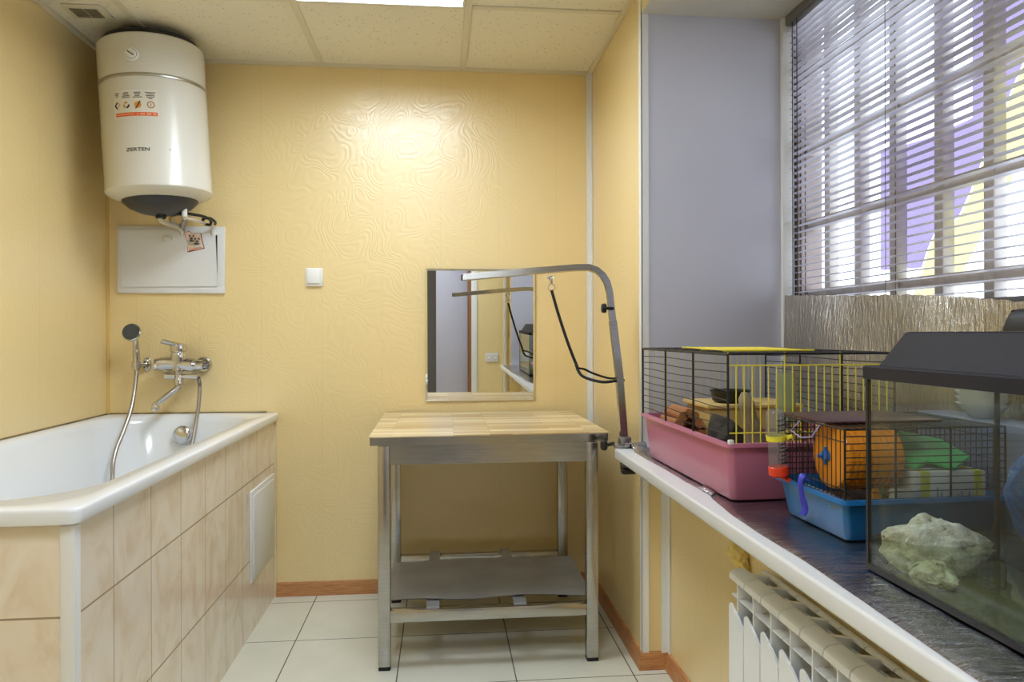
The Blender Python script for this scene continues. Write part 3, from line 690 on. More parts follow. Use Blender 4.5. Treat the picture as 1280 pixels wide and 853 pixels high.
b.lathe([(.004, -.012), (.0055, -.01), (.0055, .01), (.004, .012)], Matrix.Translation((cx + .003, cyy, 1.278)), 10, True, True).rod((cx - .012, cyy, 1.285), (cx + .004, cyy, 1.272), .002)
b.tube([(cx + .004 + .011 * math.sin(t), cyy, 1.252 + .012 * math.cos(t)) for t in [2 * PI * i / 18 for i in range(18)]], .0019, 6, True)
obj('snap_clip', b, M_CHROME, no)
pth = smoothpath([(cx + .004, cyy, 1.243), (.886, cyy - .004, 1.17), (.911, cyy - .009, 1.09), (.932, cyy - .014, 1.03), (.946, cyy - .018, .995)], 6)
obj('strap', MB().tube(pth, [(.0050, .0022)] * len(pth), 8, flat=(1, 0, 0)), M_STRAP, no)
obj('slide', MB().box((.947, cyy - .018, .99), (.011, .008, .018), Matrix.Rotation(R(-25), 3, 'Y'), .003), M_BLACK, no)
pth = smoothpath([(.947, cyy - .018, .985), (.965, cyy - .035, .958), (1.02, cyy - .06, .942), (1.07, cyy - .055, .945), (1.096, cyy - .045, .946), (1.099, cyy - .025, .948), (1.085, cyy - .018, .950), (1.05, cyy - .018, .952), (1.0, cyy - .018, .968), (.97, cyy - .018, .982), (.947, cyy - .018, .985)], 7)
obj('loop', MB().tube(pth, [(.0022, .0050)] * len(pth), 8, flat=(0, 1, 0)), M_STRAP, no)

# ---------------------------------------------------------------- radiator
ra = thing('radiator', 'white sectional aluminium radiator on the wall under the window sill', 'radiator', (1.19, -1.95, .08))
RX0, RX1, RT, RB, PT = 1.140, 1.232, .572, .085, .0800
def section(yc):
    b = MB()
    # curved top deck, front grille of fins, face plate, core tube
    dk = [(RX0, RT - .012), (RX0 + .002, RT - .004), (RX0 + .010, RT + .002), (RX0 + .028, RT + .005), (RX0 + .036, RT + .003)]
    dk2 = [(x, z - .004) for x, z in dk[::-1]]
    b.prism(dk + dk2, 1, yc - .0385, yc + .0385)
    b.prism([(RX0 + .074, RT - .004), (RX0 + .080, RT - .002), (RX1, RT - .006), (RX1, RT - .010), (RX0 + .074, RT - .008)], 1, yc - .0385, yc + .0385)
    b.prism([(RX0 + .034, RT + .003), (RX0 + .076, RT - .004), (RX0 + .076, RT - .009), (RX0 + .034, RT - .001)], 1, yc - .006, yc + .006)
    b.bb((RX0 + .003, yc - .0022, RB + .01), (RX1, yc + .0022, RT - .006))
    b.bb((RX0 + .006, yc - .0385, RT - .054), (RX1 - .02, yc + .0385, RT - .051))
    # face plate with chamfered shoulders
    f = [(yc - .0375, RB), (yc + .0375, RB), (yc + .0375, RT - .098), (yc + .030, RT - .084), (yc + .010, RT - .072), (yc + .003, RT - .070), (yc - .003, RT - .070), (yc - .010, RT - .072), (yc - .030, RT - .084), (yc - .0375, RT - .098)]
    f = [(yc - .0375, RB), (yc + .0375, RB), (yc + .0375, RT - .076), (yc + .033, RT - .070), (yc + .028, RT - .070), (yc - .012, RT - .088), (yc - .030, RT - .100), (yc - .0375, RT - .108)]
    b.prism(f, 0, RX0 - .001, RX0 + .004)
    b.bb((RX0 + .032, yc - .03, RB), (RX0 + .06, yc + .03, RT - .10))
    b.bb((RX0 + .07, yc - .0375, RB), (RX0 + .074, yc + .0375, RT - .02))
    return b
for k in range(12):
    obj('section', section(-1.603 - PT * k), M_RAD, ra, angle=30)
for z in (RT - .045, RB + .035):
    b = MB(); b.rod((RX0 + .05, -1.560, z), (RX0 + .05, -2.525, z), .016, 14); obj('header_tube', b, M_RAD, ra)
b = MB(); b.rod((RX1 - .01, -2.02, RT - .05), (XL2 + .0, -2.02, RT - .05), .006, 8).box((RX1, -2.02, RT - .04), (.02, .03, .03)); obj('wall_bracket', b, M_HOSE, ra)
# foam plug on the wall
def blob(c, r, seed, amp=.25, sc=(1, 1, 1), sub=4, freq=3.0, pits=0):
    rnd = random.Random(seed); bm = bmesh.new(); bmesh.ops.create_icosphere(bm, subdivisions=sub, radius=1)
    from mathutils import noise
    off = Vector((rnd.random() * 50, rnd.random() * 50, rnd.random() * 50))
    pv = [Vector((rnd.gauss(0, 1), rnd.gauss(0, 1), rnd.gauss(0, 1))).normalized() for _ in range(pits)]
    pr_ = [rnd.uniform(.06, .16) for _ in pv]
    for v in bm.verts:
        p = v.co.normalized(); d = 1 + amp * noise.noise(p * freq * .5 + off) + amp * .5 * noise.noise(p * freq * 1.3 + off) + amp * .22 * noise.noise(p * freq * 3.5 + off)
        for q, rr0 in zip(pv, pr_):
            e = (p - q).length
            if e < rr0: d -= .10 * (1 - (e / rr0) ** 2)
        v.co = Vector((p.x * d * r * sc[0] + c[0], p.y * d * r * sc[1] + c[1], p.z * d * r * sc[2] + c[2]))
    return bm
b = MB(); b.join(blob((XL2 - .012, -1.405, .565), .030, 3, .35, (.9, 1.0, 1.3))); b.join(blob((XL2 - .010, -1.43, .53), .020, 5, .35, (.8, .9, 1.3)))
one('foam_plug', b, M_FOAM, 'lump of yellowed hardened foam on the wall above the radiator corner', 'foam', (XL2 - .01, -1.41, .55))

# ---------------------------------------------------------------- venetian blind
vb = thing('venetian_blind', 'pale horizontal slat blind hanging over the barred window', 'blind', (1.655, -2.0, 2.12))
M_SLAT = mat('slat_enamel', (198, 196, 208), .4)
BX, BY0, BY1 = 1.655, -3.22, -.832
obj('headrail', MB().bb((BX - .02, BY0, 2.112), (BX + .02, BY1 + .002, 2.143), .002), mat('headrail_grey', (120, 116, 112), .45), vb)
b = MB()
nsl = 43
for k in range(nsl):
    z = 1.188 + k * .0216
    pr_ = []
    for (dx, dz) in ((-.0125, -.0012), (-.006, .0004), (0, .001), (.006, .0004), (.0125, -.0012)):
        pr_.append((BX + dx, z + dz + dx * .03))
    low = [(x, zz - .0005) for x, zz in pr_[::-1]]
    b.prism([(x, zz) for x, zz in pr_ + low], 1, BY0 + .01, BY1 - .004 * (k % 3))
obj('slats', b, M_SLAT, vb, angle=60)
for y in (-.865, -.895, -1.36, -1.95, -2.55, -3.1):
    b = MB()
    for dx in (-.0135, .0135): b.rod((BX + dx, y, 1.165), (BX + dx, y, 2.115), .0008 if y < -1 else .0016, 5)
    obj('ladder_cord', b, mat('dark_cord', (46, 44, 52), .7), vb, False)
obj('bottom_rail', MB().bb((BX - .013, BY0 + .01, 1.160), (BX + .013, BY1 - .005, 1.172), .002), mat('rail_grey', (92, 90, 96), .45), vb)

# ---------------------------------------------------------------- foil on the sill and against the window
edge = [(-.86, 1.102), (-.95, 1.098), (-1.05, 1.100), (-1.2, 1.106), (-1.38, 1.107), (-1.46, 1.112), (-1.50, 1.118), (-1.56, 1.104), (-1.70, 1.090), (-1.85, 1.086), (-2.0, 1.089), (-2.2, 1.080), (-2.42, 1.070), (-2.7, 1.072), (-3.2, 1.075)]
def ex(y):
    for (ya, xa), (yb, xb) in zip(edge, edge[1:]):
        if yb <= y <= ya: return xa + (xb - xa) * (y - ya) / (yb - ya)
    return edge[0][1] if y > edge[0][0] else edge[-1][1]
rows = []; ny = 150
for j in range(ny + 1):
    y = -.845 - 2.36 * j / ny; row = []; e = ex(y)
    for i in range(21):
        u = i / 20; x = e + (1.632 - e) * u ** 1.4
        z = ZS + .0035 + .0006 * math.sin(j * .9 + i)
        if u == 0: z = ZS + .0005
        t = max(0, 1 - j / 4)
        z += .014 * math.sin(min(1, t) * PI) if i < 4 else 0
        row.append((x, y, z))
    rows.append(row)
b = MB(); b.sheet(rows)
# curled end by the clamp and the folded flap near the pink tray
cur = []
for i in range(9):
    a = PI * i / 8; cur.append([(1.10 + .05 * k / 3, -.862 + .018 * math.cos(a) - .004, ZS + .004 + .020 * math.sin(a)) for k in range(4)])
b.sheet(cur)
b.sheet([[(1.110 + .022 * u, -1.47 - .07 * v + .02 * u, ZS + .004 + .006 * math.sin(PI * u) * (1 - v * .4)) for u in (0, .25, .5, .75, 1)] for v in (0, .25, .5, .75, 1)])
one('foil_sheet', b, M_FOIL, 'dark crinkled foil insulation sheet lying along the white window sill', 'foil sheet', (1.35, -2.0, ZS))
# upright foil
tp = [(-.815, 1.224), (-1.0, 1.214), (-1.15, 1.206), (-1.33, 1.198), (-1.5, 1.190), (-1.7, 1.172), (-1.85, 1.155), (-2.1, 1.15), (-3.2, 1.14)]
def tz(y):
    for (ya, xa), (yb, xb) in zip(tp, tp[1:]):
        if yb <= y <= ya: return xa + (xb - xa) * (y - ya) / (yb - ya)
    return tp[0][1]
rows = []
for j in range(161):
    y = -.815 - 2.4 * j / 160; top = tz(y) + .0015 * math.sin(j * 2.1) + .001 * math.sin(j * 5.3)
    row = []
    for i in range(15):
        u = i / 14
        row.append((1.634 - .012 * math.sin(PI * u) + .010 * math.sin(j * .20 + u) * math.sin(PI * u) - .020 * (1 - u) * 0, y, ZS + .004 + (top - ZS - .004) * u))
    rows.append(row)
b = MB(); b.sheet(rows); b.sheet([[(p[0] + .003, p[1], p[2]) for p in r] for r in rows])
one('foil_screen', b, M_FOIL2, 'silvery gold foil sheet standing upright along the bottom of the window', 'foil sheet', (1.635, -2.0, ZS + .004))

# ---------------------------------------------------------------- pink cage
Z0 = ZS + .0065
def frame_pt(o, u, v, w): return (o[0] + u, o[1] + v, o[2] + w)
pc = thing('pet_cage', 'large wire pet cage with pink tray and yellow front bars on the sill', 'pet cage', (1.30, -1.313, Z0), R(1.4))
cw, cd = .20, .312             # half width (x) and half depth (y) of the rim, local to the thing
M_PINK = mat('pink_plastic', (196, 118, 144), .3, var=.03, vscale=6)
RZ = .126
def trayloops(w, d, h, inset, r, flare=.010, th=.003):
    L = []
    L.append(rrect(-w + inset, w - inset, -d + inset, d - inset, r, .0, 6))
    L.append(rrect(-w + inset * .9, w - inset * .9, -d + inset * .9, d - inset * .9, r, .004, 6))
    L.append(rrect(-w + flare, w - flare, -d + flare, d - flare, r, h - .010, 6))
    L.append(rrect(-w, w, -d, d, r, h - .008, 6)); L.append(rrect(-w, w, -d, d, r, h, 6))
    L.append(rrect(-w + flare + th, w - flare - th, -d + flare + th, d - flare - th, r, h, 6))
    L.append(rrect(-w + inset + th, w - inset - th, -d + inset + th, d - inset - th, r, .006, 6))
    return L
tr_ = obj('tray', MB().loops(trayloops(cw, cd, RZ, .024, .015), True, True), M_PINK, pc, local=True)
obj('bedding', MB().sheet([[(-.17 + .34 * i / 16, -.28 + .56 * j / 24, .052 + .006 * math.sin(i * 1.7 + j) + .004 * math.sin(j * 2.3)) for i in range(17)] for j in range(25)]), mat('dark_shavings', (92, 66, 48), .9, var=.4, vscale=60, bump=.6, bscale=90), pc, local=True)['kind'] = 'stuff'
TOPZ = .318; xl, xr_, yn, yf = -cw + .008, cw - .008, -cd + .008, cd - .008
def hpanel(x, name):   # side panel: black horizontals, thick uprights
    b = MB(); k = 0
    n = 10
    for i in range(n + 1):
        z = RZ - .002 + (TOPZ - RZ) * i / n
        b.tube([(x, yn + (yf - yn) * t / 6, z + (.0018 * math.sin(t * 1.3 + i) if 0 < i < n else 0)) for t in range(7)], .0012 if i < n else .002, 5)
    for i in range(4):
        y = yn + (yf - yn) * i / 3; b.rod((x, y, RZ - .004), (x, y, TOPZ + .001), .0026, 6)
    return obj(name, b, M_WIRE, pc, local=True)
hpanel(xl, 'side_panel'); hpanel(xr_, 'side_panel')
b = MB()
n = 21
for i in range(n + 1):
    x = xl + (xr_ - xl) * i / n; b.rod((x, yn, RZ - .002), (x, yn, TOPZ - .024 if i % 7 else TOPZ + .004), .0014, 6)
b.rod((xl, yn, TOPZ - .025), (xr_, yn, TOPZ - .025), .0018, 6); b.rod((xl, yn, RZ + .022), (xr_, yn, RZ + .022), .0016, 6)
obj('front_panel', b, M_YWIRE, pc, local=True, label='yellow upright bars facing the room')
b = MB()
for i in range(n + 1):
    x = xl + (xr_ - xl) * i / n; b.rod((x, yf, RZ - .002), (x, yf, TOPZ), .0010, 5)
b.rod((xl, yf, TOPZ - .004), (xr_, yf, TOPZ - .004), .0016, 6)
obj('rear_panel', b, M_YWIRE, pc, local=True)
b = MB()
for i in range(15):
    x = xl + (xr_ - xl) * i / 14; b.rod((x, yn, TOPZ), (x, yf, TOPZ), .0012 if i % 7 else .0024, 5)
for i in range(5):
    y = yn + (yf - yn) * i / 4; b.rod((xl, y, TOPZ), (xr_, y, TOPZ), .0026, 6)
obj('roof_panel', b, M_WIRE, pc, local=True)
b = MB(); hx0, hx1, hy0, hy1 = -.165, .03, -.24, .02
for i in range(12):
    x = hx0 + (hx1 - hx0) * i / 11; b.rod((x, hy0, TOPZ + .006), (x, hy1, TOPZ + .008), .0014, 5)
for y in (hy0, (hy0 + hy1) / 2, hy1): b.rod((hx0 - .01, y, TOPZ + .006 + (.002 if y == hy1 else 0)), (hx1 + .01, y, TOPZ + .006), .0022, 6)
obj('roof_hatch', b, M_YWIRE, pc, local=True, label='yellow wire hatch lying on the roof')
obj('tray_catch', MB().box((xl + .004, yn - .004, RZ + .004), (.012, .010, .010), None, .002), M_WHITE, pc, local=True)
obj('tray_catch', MB().box((xl - .006, -.11, RZ - .006), (.008, .010, .008), None, .002), M_PINK, pc, local=True)
# ---- things inside it
FZ = Z0 + .052
M_PLY = mat('pale_pine_board', (222, 190, 118), .55, var=.1, vscale=8)
pf = thing('wooden_shelter', 'pale wooden box shelter at the back of the pink cage', 'animal shelter', (1.335, -1.17, FZ))
obj('roof_board', MB().box((1.335, -1.17, .904), (.265, .20, .010), None, .002), M_PLY, pf)
obj('front_board', MB().bb((1.21, -1.262, FZ + .055), (1.46, -1.252, .899)).bb((1.21, -1.262, FZ), (1.31, -1.252, FZ + .056)).bb((1.42, -1.262, FZ), (1.46, -1.252, FZ + .056)), M_PLY, pf, False)
for x in (1.212, 1.450): obj('end_board', MB().bb((x, -1.252, FZ), (x + .01, -1.08, .899)), M_PLY, pf, False)
Mb = Matrix.Translation((1.292, -1.20, .9095))
one('food_bowl', MB().lathe([(.0, 0), (.038, 0), (.047, .006), (.051, .028), (.054, .031), (.054, .034), (.048, .033), (.043, .010), (.0, .007)], Mb, 32), M_BLACK, 'round black food bowl on the wooden shelter in the pink cage', 'bowl', (1.292, -1.20, .9095))
b = MB(); rnd = random.Random(4)
def knobby(b, pts, rads, n=10, amp=.12, seed=1):
    P = smoothpath(pts, 6); rn = random.Random(seed); m = len(P) - 1; rr = []
    for i in range(len(P)):
        f = i / m * (len(rads) - 1); k = min(int(f), len(rads) - 2); rr.append((rads[k] + (rads[k + 1] - rads[k]) * (f - k)) * (1 + amp * rn.uniform(-1, 1)))
    b.tube(P, rr, n)
knobby(b, [(1.245, -1.47, FZ + .004), (1.232, -1.49, .86), (1.215, -1.50, .91), (1.206, -1.50, .948), (1.206, -1.50, .962)], [.030, .022, .017, .016, .006], seed=2)
knobby(b, [(1.228, -1.48, .85), (1.262, -1.46, .835), (1.30, -1.45, FZ + .002)], [.016, .020, .016], seed=3)
one('driftwood', b, mat('grey_driftwood', (150, 136, 114), .85, var=.22, vscale=35, bump=.5, bscale=60), 'upright grey forked branch inside the pink cage near its front bars', 'branch', (1.24, -1.48, FZ))
b = MB(); b.join(blob((1.195, -1.40, FZ + .052), .055, 11, .3, (.75, 1.25, .95), 4, 3)); 
one('bark_lump', b, mat('dark_bark', (62, 58, 50), .9, var=.35, vscale=30, bump=.7, bscale=50), 'dark lump of bark lying in the pink cage beside its pink tray wall', 'bark', (1.195, -1.40, FZ))
lg = thing('log_bridge', 'brown arched tunnel of short round logs in the far corner of the pink cage', 'log tunnel', (1.165, -1.16, FZ))
M_LOG = mat('brown_log', (176, 118, 72), .65, var=.15, vscale=30)
for k in range(7):
    a = R(8 + 164 * k / 6)
    obj('log', MB().rod((1.165 - .034 * math.cos(a), -1.235, FZ + .03 + .066 * math.sin(a)), (1.165 - .034 * math.cos(a), -1.10, FZ + .03 + .066 * math.sin(a)), .0125, 12), M_LOG, lg)
obj('log_prop', MB().bb((1.128, -1.22, FZ), (1.140, -1.11, FZ + .03)).bb((1.190, -1.22, FZ), (1.202, -1.11, FZ + .03)), M_LOG, lg)
wb = thing('cage_water_bottle', 'pale green cloudy water bottle hooked on the yellow bars of the pink cage', 'water bottle', (1.265, -1.578, .915))
Mw = Matrix.Translation((1.266, -1.578, .915))
obj('bottle', MB().lathe([(.0, .0), (.019, .002), (.021, .008), (.021, .088), (.018, .096), (0, .097)], Mw, 24), clear('cloudy_green_plastic', (214, 224, 190), .25, .35, (196, 204, 168)), wb)
obj('cap', MB().lathe([(.006, -.024), (.010, -.016), (.0195, -.014), (.0195, .001)], Mw, 20, True), mat('grey_cap', (150, 152, 140), .5), wb)

# ---------------------------------------------------------------- blue hamster cage
bc = thing('hamster_cage', 'small black wire hamster cage with blue tray behind the aquarium', 'pet cage', (1.345, -1.815, Z0), R(2.0))
M_BLUE = mat('blue_plastic', (28, 118, 190), .28, var=.03, vscale=5)
bw_, bd, BRZ, BT = .160, .122, .074, .196
obj('tray', MB().loops(trayloops(bw_, bd, BRZ, .020, .012, .008), True, True), M_BLUE, bc, local=True)
obj('bedding', MB().sheet([[(-.13 + .26 * i / 12, -.095 + .19 * j / 10, .045 + .004 * math.sin(i * 1.9 + j)) for i in range(13)] for j in range(11)]), MATS['dark_shavings'], bc, local=True)['kind'] = 'stuff'
bx0, bx1, by0, by1 = -bw_ + .007, bw_ - .007, -bd + .007, bd - .007
def vpanel(axis, at, n, hz, r=.0009, bars=None, name='side_panel'):
    b = MB(); lo, hi = (by0, by1) if axis == 0 else (bx0, bx1)
    P = (lambda t, z: (at, t, z)) if axis == 0 else (lambda t, z: (t, at, z))
    for i in range(n + 1): b.rod(P(lo + (hi - lo) * i / n, BRZ - .002), P(lo + (hi - lo) * i / n, BT), r if 0 < i < n else .0018, 5)
    for z in hz: b.rod(P(lo, z), P(hi, z), .0016 if z in (BT, ) else r * 1.2, 5)
    return obj(name, b, M_WIRE, bc, local=True)
vpanel(0, bx0, 17, (BRZ, BRZ + .018, BT - .022, BT))
vpanel(0, bx1, 17, (BRZ, BRZ + .03, BRZ + .06, BT - .022, BT))
vpanel(1, by1, 24, [BRZ + k * .012 for k in range(10)] + [BT], name='rear_panel')
b = MB()
for k in range(11): b.rod((bx0, by0, BRZ + (BT - BRZ) * k / 10), (bx1, by0, BRZ + (BT - BRZ) * k / 10), .0011 if k < 10 else .0018, 5)
for x in (bx0, bx0 + .095, bx0 + .20, bx1): b.rod((x, by0, BRZ - .002), (x, by0, BT), .0020, 6)
obj('front_panel', b, M_WIRE, bc, local=True)
b = MB()
for i in range(20):
    x = bx0 + (bx1 - bx0) * i / 19
    b.rod((x, by0, BT), (x, by1, BT), .0010, 5)
for y in (by0, (by0 + by1) / 2, by1): b.rod((bx0, y, BT), (bx1, y, BT), .0018, 6)
obj('roof_panel', b, M_WIRE, bc, local=True)
obj('roof_cover', MB().box((-.035, .032, BT + .004), (.235, .165, .004), None, .0015), mat('maroon_cover', (74, 40, 40), .35), bc, local=True, label='flat dark maroon cover on the roof')
b = MB(); hk = [(bx0 + .002, .03, BT + .001), (bx0 - .012, .045, BT - .022), (bx0 - .014, .005, BT - .030), (bx0 - .012, -.03, BT - .024), (bx0 + .002, -.038, BT + .002)]
b.tube(hk, .0013, 6); obj('roof_hook', b, mat('pale_violet_wire', (168, 160, 206), .4), bc, local=True)
b = MB(); cl_ = smoothpath([(-bw_ + .006, .002, BRZ + .012), (-bw_ - .004, 0, BRZ + .022), (-bw_ - .012, -.002, BRZ + .008), (-bw_ - .008, -.003, BRZ - .02), (-bw_ - .004, -.004, BRZ - .04), (-bw_ - .008, -.004, BRZ - .052)], 5)
b.tube(cl_, [(.0022, .0065)] * 8 + [(.0022, .005)] * 8 + [(.0022, .0062)] * (len(cl_) - 16), 8, flat=(1, 0, 0)); obj('tray_clip', b, mat('violet_blue_clip', (62, 66, 196), .35), bc, local=True)
# things in it
wz = .8705
wh = thing('exercise_wheel', 'closed orange plastic exercise wheel in the blue tray cage', 'exercise wheel', (1.27, -1.835, Z0 + .05))
M_OR = mat('orange_plastic', (236, 150, 34), .35)
Mw = Matrix.Translation((1.222, -1.835, wz)) @ Matrix.Rotation(R(90), 4, 'Y')
obj('face', MB().lathe([(.0, -.002), (.050, -.002), (.0585, .002), (.0595, .006)], Mw, 48), M_OR, wh)
prof = [(.0595, .006)]
for k in range(9): prof += [(.0610, .008 + k * .011), (.0612, .014 + k * .011), (.0585, .0155 + k * .011), (.0585, .0175 + k * .011)]
prof += [(.0595, .110), (.05, .113), (0, .113)]
obj('drum', MB().lathe(prof, Mw, 48), M_OR, wh, angle=30)
rb = MB()
for k in range(24):
    a = 2 * PI * k / 24; rb.rod((1.226, -1.835 + .060 * math.cos(a), wz + .060 * math.sin(a)), (1.333, -1.835 + .060 * math.cos(a), wz + .060 * math.sin(a)), .0016, 6)
obj('tread', rb, M_OR, wh)
obj('axle', MB().lathe([(.0, -.022), (.003, -.021), (.004, -.012), (.010, -.010), (.011, -.002), (.0, -.002)], Mw, 16).box((1.2165, -1.835, wz), (.006, .004, .034), None, .001), mat('blue_axle', (40, 110, 190), .4), wh)
b = MB(); b.prism([(1.262, Z0 + .047), (1.290, Z0 + .047), (1.280, wz - .050), (1.272, wz - .050)], 1, -1.90, -1.893); obj('stand', b, M_OR, wh)
M_GRN = mat('green_plastic', (76, 186, 106), .4, var=.06, vscale=9)
b = MB(); gv = [(1.338, -1.80, .858), (1.425, -1.738, .902), (1.490, -1.775, .888), (1.492, -1.85, .868), (1.425, -1.90, .856), (1.40, -1.86, .864), (1.365, -1.88, .855)]; gc = (1.425, -1.82, .878)
tv = [b.b.verts.new(p) for p in gv]; bv = [b.b.verts.new((p[0], p[1], p[2] - .005)) for p in gv]; tc = b.b.verts.new(gc); bc_ = b.b.verts.new((gc[0], gc[1], gc[2] - .005))
for j in range(7):
    k = (j + 1) % 7; b.b.faces.new((tv[j], tv[k], tc)); b.b.faces.new((bv[k], bv[j], bc_)); b.b.faces.new((tv[j], bv[j], bv[k], tv[k]))
gp = thing('hamster_platform', 'folded green plastic platform raised inside the blue tray cage', 'platform', (1.42, -1.82, .86))
obj('deck', b, M_GRN, gp, False)
for (x, z, y) in ((1.352, .856, -1.795), (1.482, .882, -1.782), (1.425, .894, -1.748)): obj('leg', MB().bb((x - .004, y - .006, Z0 + .047), (x + .004, y + .006, z)), M_GRN, gp, False)
bxm = mat('white_card', (226, 226, 222), .55)
cb = thing('carton', 'white carton with yellow end bands inside the blue tray cage', 'carton', (1.425, -1.845, Z0 + .05))
cx0, cx1, cy0, cy1, cz0, cz1 = 1.352, 1.488, -1.895, -1.80, Z0 + .05, .848
obj('box', MB().bb((cx0, cy0, cz0), (cx1, cy1, cz1), .001), bxm, cb)
M_YB = mat('lemon_print', (216, 212, 44), .5)
for (xa, xb) in ((1.362, 1.380), (1.466, 1.480)): obj('yellow_band', MB().bb((xa, cy0 - .0008, cz0), (xb, cy0, cz1)).bb((xa, cy0 - .0008, cz1), (xb, cy1, cz1 + .0008)), M_YB, cb, False)
b = MB()
for (x, h0, h1) in ((1.394, .0, .030), (1.402, .0, .022), (1.415, .008, .014), (1.434, .004, .016), (1.440, .0, .022), (1.455, .004, .020), (1.4695, .0, .036)): b.bb((x, cy0 - .0010, cz0 + .004 + h0), (x + .0018, cy0 - .0002, cz0 + .004 + h1))
obj('print', b, mat('grey_blue_print', (90, 104, 120), .5), cb, False)
one('small_carton', MB().bb((1.298, -1.922, Z0 + .047), (1.346, -1.901, .822), .001), mat('grey_card', (196, 198, 192), .6), 'small grey white carton between the orange wheel and the yellow banded carton', 'carton', (1.32, -1.91, Z0 + .047))
st_ = thing('striped_block', 'little white and yellow striped block under the orange wheel', 'block', (1.205, -1.85, Z0 + .05))
b = MB(); b.bb((1.198, -1.905, Z0 + .05), (1.212, -1.775, .806), .002); obj('body', b, bxm, st_)
b = MB()
for k in range(9): b.bb((1.1972, -1.90 + k * .014, Z0 + .052), (1.1978, -1.896 + k * .014, .804))
obj('stripes', b, M_YB, st_, False)
# bottle hung on the outside
hb_ = thing('water_bottle', 'clear small animal drinking bottle with red cap hung on the blue tray cage', 'water bottle', (1.160, -1.755, .83))
Mt = Matrix.Translation((1.1635, -1.755, .833)) @ Matrix.Rotation(R(-5), 4, 'Y') @ Matrix.Rotation(R(2), 4, 'X')
obj('bottle', MB().lathe([(.0175, .0), (.0175, .104), (.0165, .112), (.012, .117), (0, .118)], Mt, 24), clear('clear_plastic', (240, 243, 243), .08, .12, (216, 216, 216)), hb_)
b = MB()
for k, (wd, h) in enumerate([(.8, .006), (.9, .004), (.7, .004), (.9, .005), (.8, .004), (.6, .004)]):
    bm = rectgrid(-.013 * wd, .013 * wd, -h / 3, h / 3, 8)
    for v_ in bm.verts:
        a = v_.co.x / .0178 + R(25); v_.co = Mt @ Vector((math.sin(a) * .0178, -math.cos(a) * .0178, .014 + k * .0075 + v_.co.y))
    b.join(bm)
obj('printed_label', b, mat('dark_scale_print', (56, 56, 58), .5), hb_, normals=False)
b = MB()
for k in range(3):
    bm = rectgrid(-.012, .012, -.0012, .0012, 8)
    for v_ in bm.verts:
        a = v_.co.x / .0178 + R(25); v_.co = Mt @ Vector((math.sin(a) * .0178, -math.cos(a) * .0178, .078 + k * .010 + v_.co.y))
    b.join(bm)
obj('printed_scale', b, mat('dark_scale_print', (56, 56, 58), .5), hb_, normals=False)
obj('red_cap', MB().lathe([(.006, -.018), (.014, -.016), (.0188, -.012), (.0188, .004), (.0176, .005)], Mt, 22, True), mat('red_orange_plastic', (236, 66, 30), .35), hb_)
obj('spout', MB().tube(smoothpath([Mt @ Vector((.004, 0, -.010)), Mt @ Vector((.012, -.004, -.020)), Mt @ Vector((.018, -.006, -.025))], 4), [.008] * 4 + [.005] * 5, 10), MATS['red_orange_plastic'], hb_)
b = MB(); b.lathe([(.0178, .056), (.0192, .056), (.0192, .066), (.0178, .066)], Mt, 22)
b.tube([Mt @ Vector((.016, -.010, .061)), Mt @ Vector((.026, -.012, .064)), Mt @ Vector((.030, -.010, .054))], [(.005, .002)] * 3, 8)
obj('strap', b, mat('yellow_plastic', (236, 222, 60), .35), hb_)

# ---------------------------------------------------------------- aquarium
aq = thing('aquarium', 'glass aquarium with black sloping lid and shallow water at the front of the sill', 'aquarium', (1.268, -2.36, Z0))
ax0, ax1, ay0, ay1, aT = 1.159, 1.376, -2.66, -2.060, 1.032
M_GL = clear('tank_glass', (248, 251, 248), .02, .002, (190, 196, 180))
g = .004
obj('front_glass', MB().bb((ax0, ay0, Z0), (ax0 + g, ay1, aT)), M_GL, aq, False)
obj('rear_glass', MB().bb((ax1 - g, ay0, Z0), (ax1, ay1, aT)), M_GL, aq, False)
obj('end_glass', MB().bb((ax0 + g, ay1 - g, Z0), (ax1 - g, ay1, aT)), M_GL, aq, False)
obj('end_glass', MB().bb((ax0 + g, ay0, Z0), (ax1 - g, ay0 + g, aT)), M_GL, aq, False)
obj('floor_glass', MB().bb((ax0 + g, ay0 + g, Z0), (ax1 - g, ay1 - g, Z0 + .005)), mat('algae_glass', (112, 114, 92), .25, var=.15, vscale=14), aq, False)
b = MB()
for (x, y) in ((ax0 + .002, ay1 - .002), (ax1 - .002, ay1 - .002), (ax0 + .002, ay0 + .002), (ax1 - .002, ay0 + .002)): b.bb((x - .0028, y - .0028, Z0), (x + .0028, y + .0028, aT))
for (x, ya, yb) in ((ax0 + .002, ay0, ay1), (ax1 - .002, ay0, ay1)): b.bb((x - .0029, ya, Z0 - .0002), (x + .0029, yb, Z0 + .008))
for y in (ay0 + .002, ay1 - .002): b.bb((ax0, y - .0029, Z0 - .0002), (ax1, y + .0029, Z0 + .008))
obj('sealant_seam', b, M_BLACK, aq, False)
obj('water', MB().bb((ax0 + g + .0005, ay0 + g + .0005, Z0 + .0055), (ax1 - g - .0005, ay1 - g - .0005, .788)), clear('murky_water', (234, 239, 224), .03, .012, (150, 156, 124)), aq, False)
lid = MB(); M_LID = mat('lid_plastic', (34, 32, 40), .6, spec=.3, var=.04, vscale=10)
lx0, lx1, ly0, ly1 = ax0 - .005, ax1 + .005, ay0 - .006, ay1 + .006
